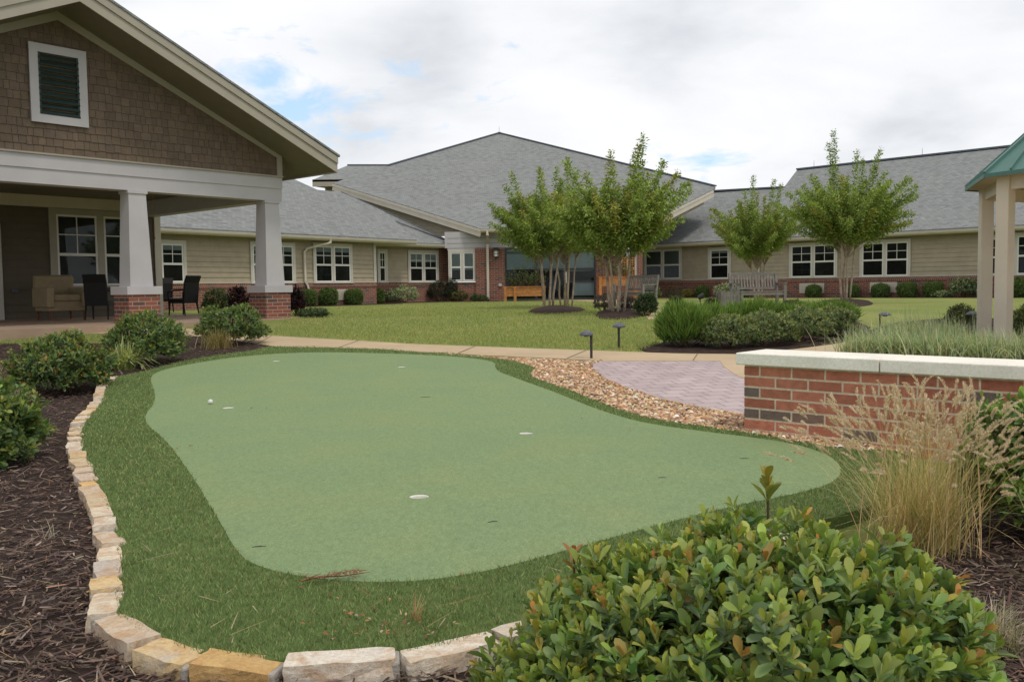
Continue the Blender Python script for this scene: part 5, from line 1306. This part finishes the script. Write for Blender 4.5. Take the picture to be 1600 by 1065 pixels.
wall_plant(340, 492, 48, 40, 'pale green leafy bush behind the porch corner', ([(.34, .38, .18)], [(.16, .23, .08), (.2, .27, .1)], [(.06, .1, .035)]), 420, .075)
PUR = ([(.11, .035, .04)], [(.035, .016, .022), (.05, .02, .025)], [(.016, .010, .013)])
wall_plant(374, 497, 34, 50, 'dark purple leaved bush left of the right brick column', PUR, 520, .06)
wall_plant(463, 494, 30, 46, 'dark purple leaved bush right of the right brick column', PUR, 420, .06)
wall_plant(490, 496, 52, 15, 'low grey green ground plants on the lawn edge right of the porch', ([(.12, .17, .06)], [(.07, .11, .04)], [(.035, .06, .025)]), 320, .055)
wall_plant(684, 469, 34, 34, 'dark green shrub in front of the pair of windows at the inner corner', ([(.05, .08, .03)], [(.03, .055, .022)], [(.018, .035, .016)]), 420, .07)
wall_plant(706, 469, 20, 38, 'tall dark green shrub at the brick inner corner', ([(.05, .08, .03)], [(.028, .05, .022)], [(.018, .035, .016)]), 300, .07)
wall_plant(718, 468, 32, 18, 'orange and green low bush under the pale framed window', ([(.40, .22, .05), (.3, .26, .05)], [(.20, .16, .05), (.10, .15, .04)], [(.06, .08, .03)]), 260, .07)
wall_plant(748, 469, 30, 12, 'low green plant at the foot of the brick pier', ([(.14, .2, .05)], [(.08, .13, .035)], [(.04, .07, .02)]), 200, .07)
wall_plant(1016, 467, 34, 22, 'light green fern-like plant below the blinds window', ([(.18, .26, .06)], [(.11, .18, .045)], [(.06, .1, .03)]), 260, .10)
wall_plant(1052, 466, 34, 20, 'reddish green bush right of the fern-like plant', ([(.16, .10, .05)], [(.08, .08, .04)], [(.04, .05, .025)]), 260, .06)
wall_plant(1074, 465, 20, 14, 'small yellow green bush left of the box shrub', ([(.50, .42, .06)], [(.38, .36, .06)], [(.2, .22, .05)]), 180, .06)
wall_plant(1056, 488, 26, 26, 'dark green shrub behind the big feathery shrub beside the walk', ([(.07, .11, .035)], [(.05, .085, .028)], [(.03, .055, .02)]), 320, .06)
wall_plant(1010, 494, 32, 34, 'clipped dark shrub in front of the half hidden grey bench', ([(.09, .13, .04)], [(.05, .085, .028)], [(.03, .055, .02)]), 520, .055, boxy=3.0, cz=.5)
wall_plant(1112, 487, 24, 22, 'olive shrub left of the square planter box', ([(.14, .15, .06)], [(.08, .10, .04)], [(.05, .06, .03)]), 280, .055)
wall_plant(1240, 488, 46, 20, 'olive green low shrub right of the grey bench', ([(.15, .17, .05)], [(.09, .115, .04)], [(.05, .065, .025)]), 340, .055)
wall_plant(945, 486, 36, 28, 'grey purple twiggy shrub behind the tallest crape myrtle', ([(.15, .12, .11)], [(.09, .075, .07)], [(.05, .045, .045)]), 300, .05)
wall_plant(982, 488, 34, 26, 'grey purple twiggy shrub beside the half hidden bench', ([(.14, .12, .10)], [(.09, .075, .07)], [(.05, .045, .045)]), 300, .05)
wall_plant(1500, 509, 46, 34, 'olive green shrub behind the path light left of the gazebo', ([(.18, .17, .05)], [(.10, .12, .035)], [(.05, .07, .025)]), 420, .05)
wall_plant(1597, 530, 40, 50, 'leafy hedge shrub just right of the gazebo posts', HC, 420, .05)
# plants growing in the planters
def herb(px0, px1, base_z, Y, h, label, n=60):
    a = at(px0, 440, Y); b = at(px1, 440, Y); t_ = thing('planter_plant', label, 'plant', ((a.x+b.x)/2, Y, base_z)); P = []; Dd = []; m = MB()
    for i in range(n):
        x = R.uniform(a.x, b.x); hh = h * R.uniform(.35, 1.0); y = Y + R.uniform(-.12, .12); s = Vector((x, y, base_z - .03)); e = s + Vector((R.gauss(0, .10), R.gauss(0, .06), hh)); m.tube([s, e], [.008, .004], 4, False)
        for k in range(9): f = R.uniform(.25, 1); P.append(tuple(s.lerp(e, f) + Vector((R.gauss(0, .04), R.gauss(0, .03), 0)))); Dd.append((R.gauss(0, .6), R.gauss(0, .6), .8))
    m.build('stem', MT['stem'], t_); shoots_mesh('foliage', np.array(P), np.array(Dd), 4, .07, LEAF_4, ([(.26, .32, .10)], [(.15, .21, .07)], [(.08, .12, .045)]), MT['leaf_matte'], t_)
herb(791, 848, FL + .62, pa.y + .34, 1.05, 'tall green herbs growing in the low cedar planter', 42)
herb(940, 992, FL + 1.0, pc.y + .25, .85, 'green vegetable plants climbing the cedar trellis', 22)

# ---- crape myrtles
CG = [(.23, .32, .075), (.28, .36, .085), (.36, .42, .11), (.18, .26, .065)]; CYEL = [(.36, .34, .075), (.29, .31, .065)]
def crape(label, base, W, H, trunks, seed, nsh=95, top=(), fork=.40):
    rr = random.Random(seed); bx = Vector(base); t_ = thing('crape_myrtle', label, 'tree', bx, 0, 'crape myrtle trees in the courtyard')
    nodes = []
    for k in range(trunks):
        az = 6.2832 * k / trunks + rr.uniform(-.4, .4); o = Vector((math.cos(az), math.sin(az), 0)); r0 = rr.uniform(.06, .20); hk = H * fork * rr.uniform(.9, 1.2); r1 = r0 + rr.uniform(.06, .20)
        pts = [bx + o * r0 - Z*.06]
        for f in (.25, .5, .75, 1): pts.append(bx + o * (r0 + (r1 - r0) * f ** 1.5) + Vector((rr.gauss(0, .02), rr.gauss(0, .02), hk * f)))
        m = MB(); rad_ = rr.uniform(.024, .037); m.tube(pts, [rad_*1.15, rad_, rad_*.92, rad_*.84, rad_*.7], 8); m.build('trunk', MT['bark'], t_, smooth=True)
        nodes.append((pts[-1], o, rad_ * .68)); nodes.append((pts[-2].lerp(pts[-1], .5), o, rad_*.6))
    br = MB(); LOC, DIR, SC_, COLR = [], [], [], []; tips = []
    tg = []
    for i in range(nsh):
        az = rr.uniform(0, 6.2832); q = rr.random() ** .42; r = W/2 * q * rr.uniform(.85, 1.10)
        zt = H * (.60 + .36 * math.sqrt(max(0, 1 - q*q*.95)) * rr.uniform(.55, 1.05)) if rr.random() < .80 else H * rr.uniform(.52, .70)
        ex_ = rr.uniform(1.1, 1.3) if rr.random() < .28 else 1.0
        tg.append(Vector((r*math.cos(az)*ex_, r*math.sin(az)*ex_, zt*(ex_*.5+.5))))
    for i in range(15):     # long arching side shoots
        az = 6.2832 * i / 15 + rr.uniform(-.2, .2); r = W/2 * rr.uniform(.95, 1.2); tg.append(Vector((r*math.cos(az), r*math.sin(az), H * rr.uniform(.58, .90))))
    tg += [Vector(p) for p in top]
    for tv in tg:
        e = bx + tv; o2 = Vector((tv.x, tv.y, 0)); n0, o, rw = min(rr.sample(nodes, min(4, len(nodes))), key=lambda n_: (n_[0] - bx - o2*.3).to_2d().length)
        s = n0; mid = s.lerp(e, .45) + Vector((0, 0, (e - s).length * .10)); side = (e - s).cross(Z); 
        dr_ = max(0, (tv.to_2d().length / (W/2)) - .55) * .60
        pts = []
        for j in range(9):
            f = j / 8; p = s.lerp(mid, f).lerp(mid.lerp(e, f), f); p.z -= dr_ * max(0, f - .6) ** 2 * 1.5; pts.append(p)
        br.tube(pts, [rw * .62 * (1 - .86 * (j/8)) for j in range(9)], 5, False)
        Ls = (e - s).length; nl = int(Ls / .0115)
        warm = rr.random() < .16
        for k in range(nl):
            f = .30 + .70 * (k / nl); j = min(int(f * 8), 7); p = pts[j].lerp(pts[j+1], f*8 - j); d = (pts[j+1] - pts[j]).normalized(); sp = (.06 + .08*rr.random()) * (1 - f) + .030
            off = Vector((rr.gauss(0, 1), rr.gauss(0, 1), rr.gauss(0, .8))) * sp; s_ = d.cross(Vector((rr.gauss(0, 1), rr.gauss(0, 1), rr.gauss(0, 1)))).normalized()
            for sg in (-1, 1):
                LOC.append(tuple(p + off + s_*sg*.01)); DIR.append(tuple(s_ * sg + d * .55 + Vector((rr.gauss(0, .25), rr.gauss(0, .25), -.15 + rr.gauss(0, .25))))); SC_.append(rr.uniform(.070, .112) * (1.1 - .25*f))
                COLR.append((CYEL if (warm and f > .45) or rr.random() < .05 else CG)[rr.randrange(2 if (warm and f > .45) else 2)] if rr.random() < .8 else rr.choice(CG))
        tips.append(pts[-1])
    br.build('branch', MT['bark'], t_, smooth=True)
    n_ = len(LOC); c = np.array(COLR) * (1 + .2 * rng.standard_normal((n_, 1))).clip(.5, 1.6)
    # spent seed panicles on some shoot tips
    P = []; 
    for p in tips:
        if rr.random() < .42:
            for _ in range(14): P.append((p.x + rr.gauss(0, .035), p.y + rr.gauss(0, .035), p.z + rr.uniform(-.05, .10)))
    P = np.array(P); m_ = len(P); scatter('crown', *LEAF_4, np.vstack([np.array(LOC), P]), np.vstack([np.array(DIR), rng.standard_normal((m_, 3))]), np.array([0, 0, 1.]) + .5 * rng.standard_normal((n_ + m_, 3)), SC_ + [.045] * m_, np.vstack([c, pal([(.20, .12, .09), (.28, .17, .12)], m_)]), MT['leaf_matte'], t_)
    return t_
def tree_at(px, py, Wpx, top_py, label, trunks, seed, tops, **kw):
    b = G(px, py, GL); s_ = b.y / FPX; H = (py - top_py) * s_
    tp = [Vector(((tx - px) * s_, R.uniform(-.3, .3), (py - ty) * s_)) for tx, ty in tops]
    return crape(label, (b.x, b.y, b.z), Wpx * s_ * 1.07, H, trunks, seed, top=tp, **kw)
tree_at(855, 482, 142, 285, 'crape myrtle with a leafy round crown in front of the entrance glass', 5, 5, [(765, 312), (800, 268), (768, 345), (905, 268), (872, 262), (780, 372), (792, 290)])
tree_at(884, 478.5, 110, 288, 'crape myrtle standing behind and between the two nearer entrance trees', 4, 8, [(888, 250), (845, 262)], nsh=75)
tree_at(964, 491, 175, 272, 'tallest crape myrtle with long arching shoots right of the entrance', 5, 13, [(1008, 216), (1002, 228), (955, 240), (1040, 252), (1078, 282), (1076, 296), (1062, 268), (884, 250), (990, 246), (1030, 270), (1045, 365), (890, 300)], nsh=125)
tree_at(1183, 470, 118, 302, 'smaller crape myrtle directly behind the grey bench', 4, 21, [(1178, 276), (1112, 332), (1160, 300), (1205, 284), (1222, 290), (1120, 350), (1240, 330)], nsh=90, fork=.34)
tree_at(1320, 474, 160, 268, 'crape myrtle with pale thick trunks in front of the right wing', 5, 34, [(1299, 208), (1297, 225), (1334, 240), (1372, 238), (1352, 250), (1424, 278), (1426, 305), (1428, 330), (1260, 275), (1385, 270), (1250, 290), (1420, 345)], nsh=125)
# ------------------------------------------------------------------ daylight
SUN_EL, SUN_AZ = rad(62), math.atan2(.50, -.72)      # azimuth clockwise from +Y: from behind the camera, right
sd = Vector((math.sin(SUN_AZ) * math.cos(SUN_EL), math.cos(SUN_AZ) * math.cos(SUN_EL), math.sin(SUN_EL)))
sl_ = bpy.data.lights.new('sun', 'SUN'); sl_.energy = 1.4; sl_.angle = rad(11); sl_.color = (1.0, .93, .83)
so_ = bpy.data.objects.new('sun', sl_); COL.objects.link(so_); so_.rotation_euler = (-sd).to_track_quat('-Z', 'Y').to_euler(); so_.location = sd * 60
w = bpy.data.worlds.new('World'); SC.world = w; w.use_nodes = True; nt = w.node_tree; bg = nt.nodes['Background']
sky = nt.nodes.new('ShaderNodeTexSky'); sky.sky_type = 'NISHITA'; sky.sun_disc = False; sky.sun_elevation = SUN_EL; sky.sun_rotation = SUN_AZ
sky.air_density = 1.0; sky.dust_density = 1.5; sky.ozone_density = 1.0
tc = nt.nodes.new('ShaderNodeTexCoord'); gen = tc.outputs['Generated']
sep = N(nt, 'ShaderNodeSeparateXYZ'); nt.links.new(gen, sep.inputs[0])
def math_(op, a, b):
    n = N(nt, 'ShaderNodeMath', operation=op)
    for i, v in enumerate((a, b)):
        if isinstance(v, bpy.types.NodeSocket): nt.links.new(v, n.inputs[i])
        else: n.inputs[i].default_value = v
    return n.outputs[0]
zz = math_('ADD', math_('MAXIMUM', sep.outputs[2], 0.0), .32)
cv = N(nt, 'ShaderNodeCombineXYZ'); nt.links.new(math_('DIVIDE', sep.outputs[0], zz), cv.inputs[0]); nt.links.new(math_('DIVIDE', sep.outputs[1], zz), cv.inputs[1]); nt.links.new(math_('MULTIPLY', sep.outputs[2], 2.2), cv.inputs[2])
mp = N(nt, 'ShaderNodeMapping'); mp.inputs['Location'].default_value = (3.1, 1.7, 0.4); nt.links.new(cv.outputs[0], mp.inputs[0]); v = mp.outputs[0]
cover = noise(nt, v, 5.0, 10, .6, .4)
# blue gaps: three openings between the clouds, edges broken up by the cloud noise
def gap(px, py, size, amt):
    d = ray(px, py).normalized(); vm = N(nt, 'ShaderNodeVectorMath', operation='DISTANCE'); nt.links.new(gen, vm.inputs[0]); vm.inputs[1].default_value = d
    return math_('MULTIPLY', math_('MAXIMUM', math_('SUBTRACT', 1.0, math_('DIVIDE', vm.outputs['Value'], size)), 0.0), amt)
g = math_('ADD', math_('ADD', gap(432, 118, .10, .27), gap(590, 145, .07, .20)), math_('ADD', gap(1105, 245, .07, .12), gap(470, 180, .07, .14)))
f = math_('SUBTRACT', cover, g)
mask = ramp(nt, f, [(.20, (0, 0, 0)), (.35, (1, 1, 1))])
shade = noise(nt, v, 2.3, 8, .5, .25)
cl = ramp(nt, shade, [(.33, (4.9, 5.1, 5.4)), (.42, (5.6, 5.75, 6.0)), (.51, (6.25, 6.35, 6.55)), (.63, (6.75, 6.78, 6.95))])
bluesky = mixrgb(nt, .45, sky.outputs[0], (5.2, 7.2, 9.2))
col = mixrgb(nt, mask, bluesky, cl)
nt.links.new(col, bg.inputs[0]); bg.inputs[1].default_value = .140
SC.view_settings.view_transform = 'Standard'; SC.view_settings.look = 'None'; SC.view_settings.exposure = 0.1; SC.view_settings.gamma = 1
SC.cycles.max_bounces = 6; SC.cycles.transparent_max_bounces = 8; SC.cycles.sample_clamp_indirect = 6
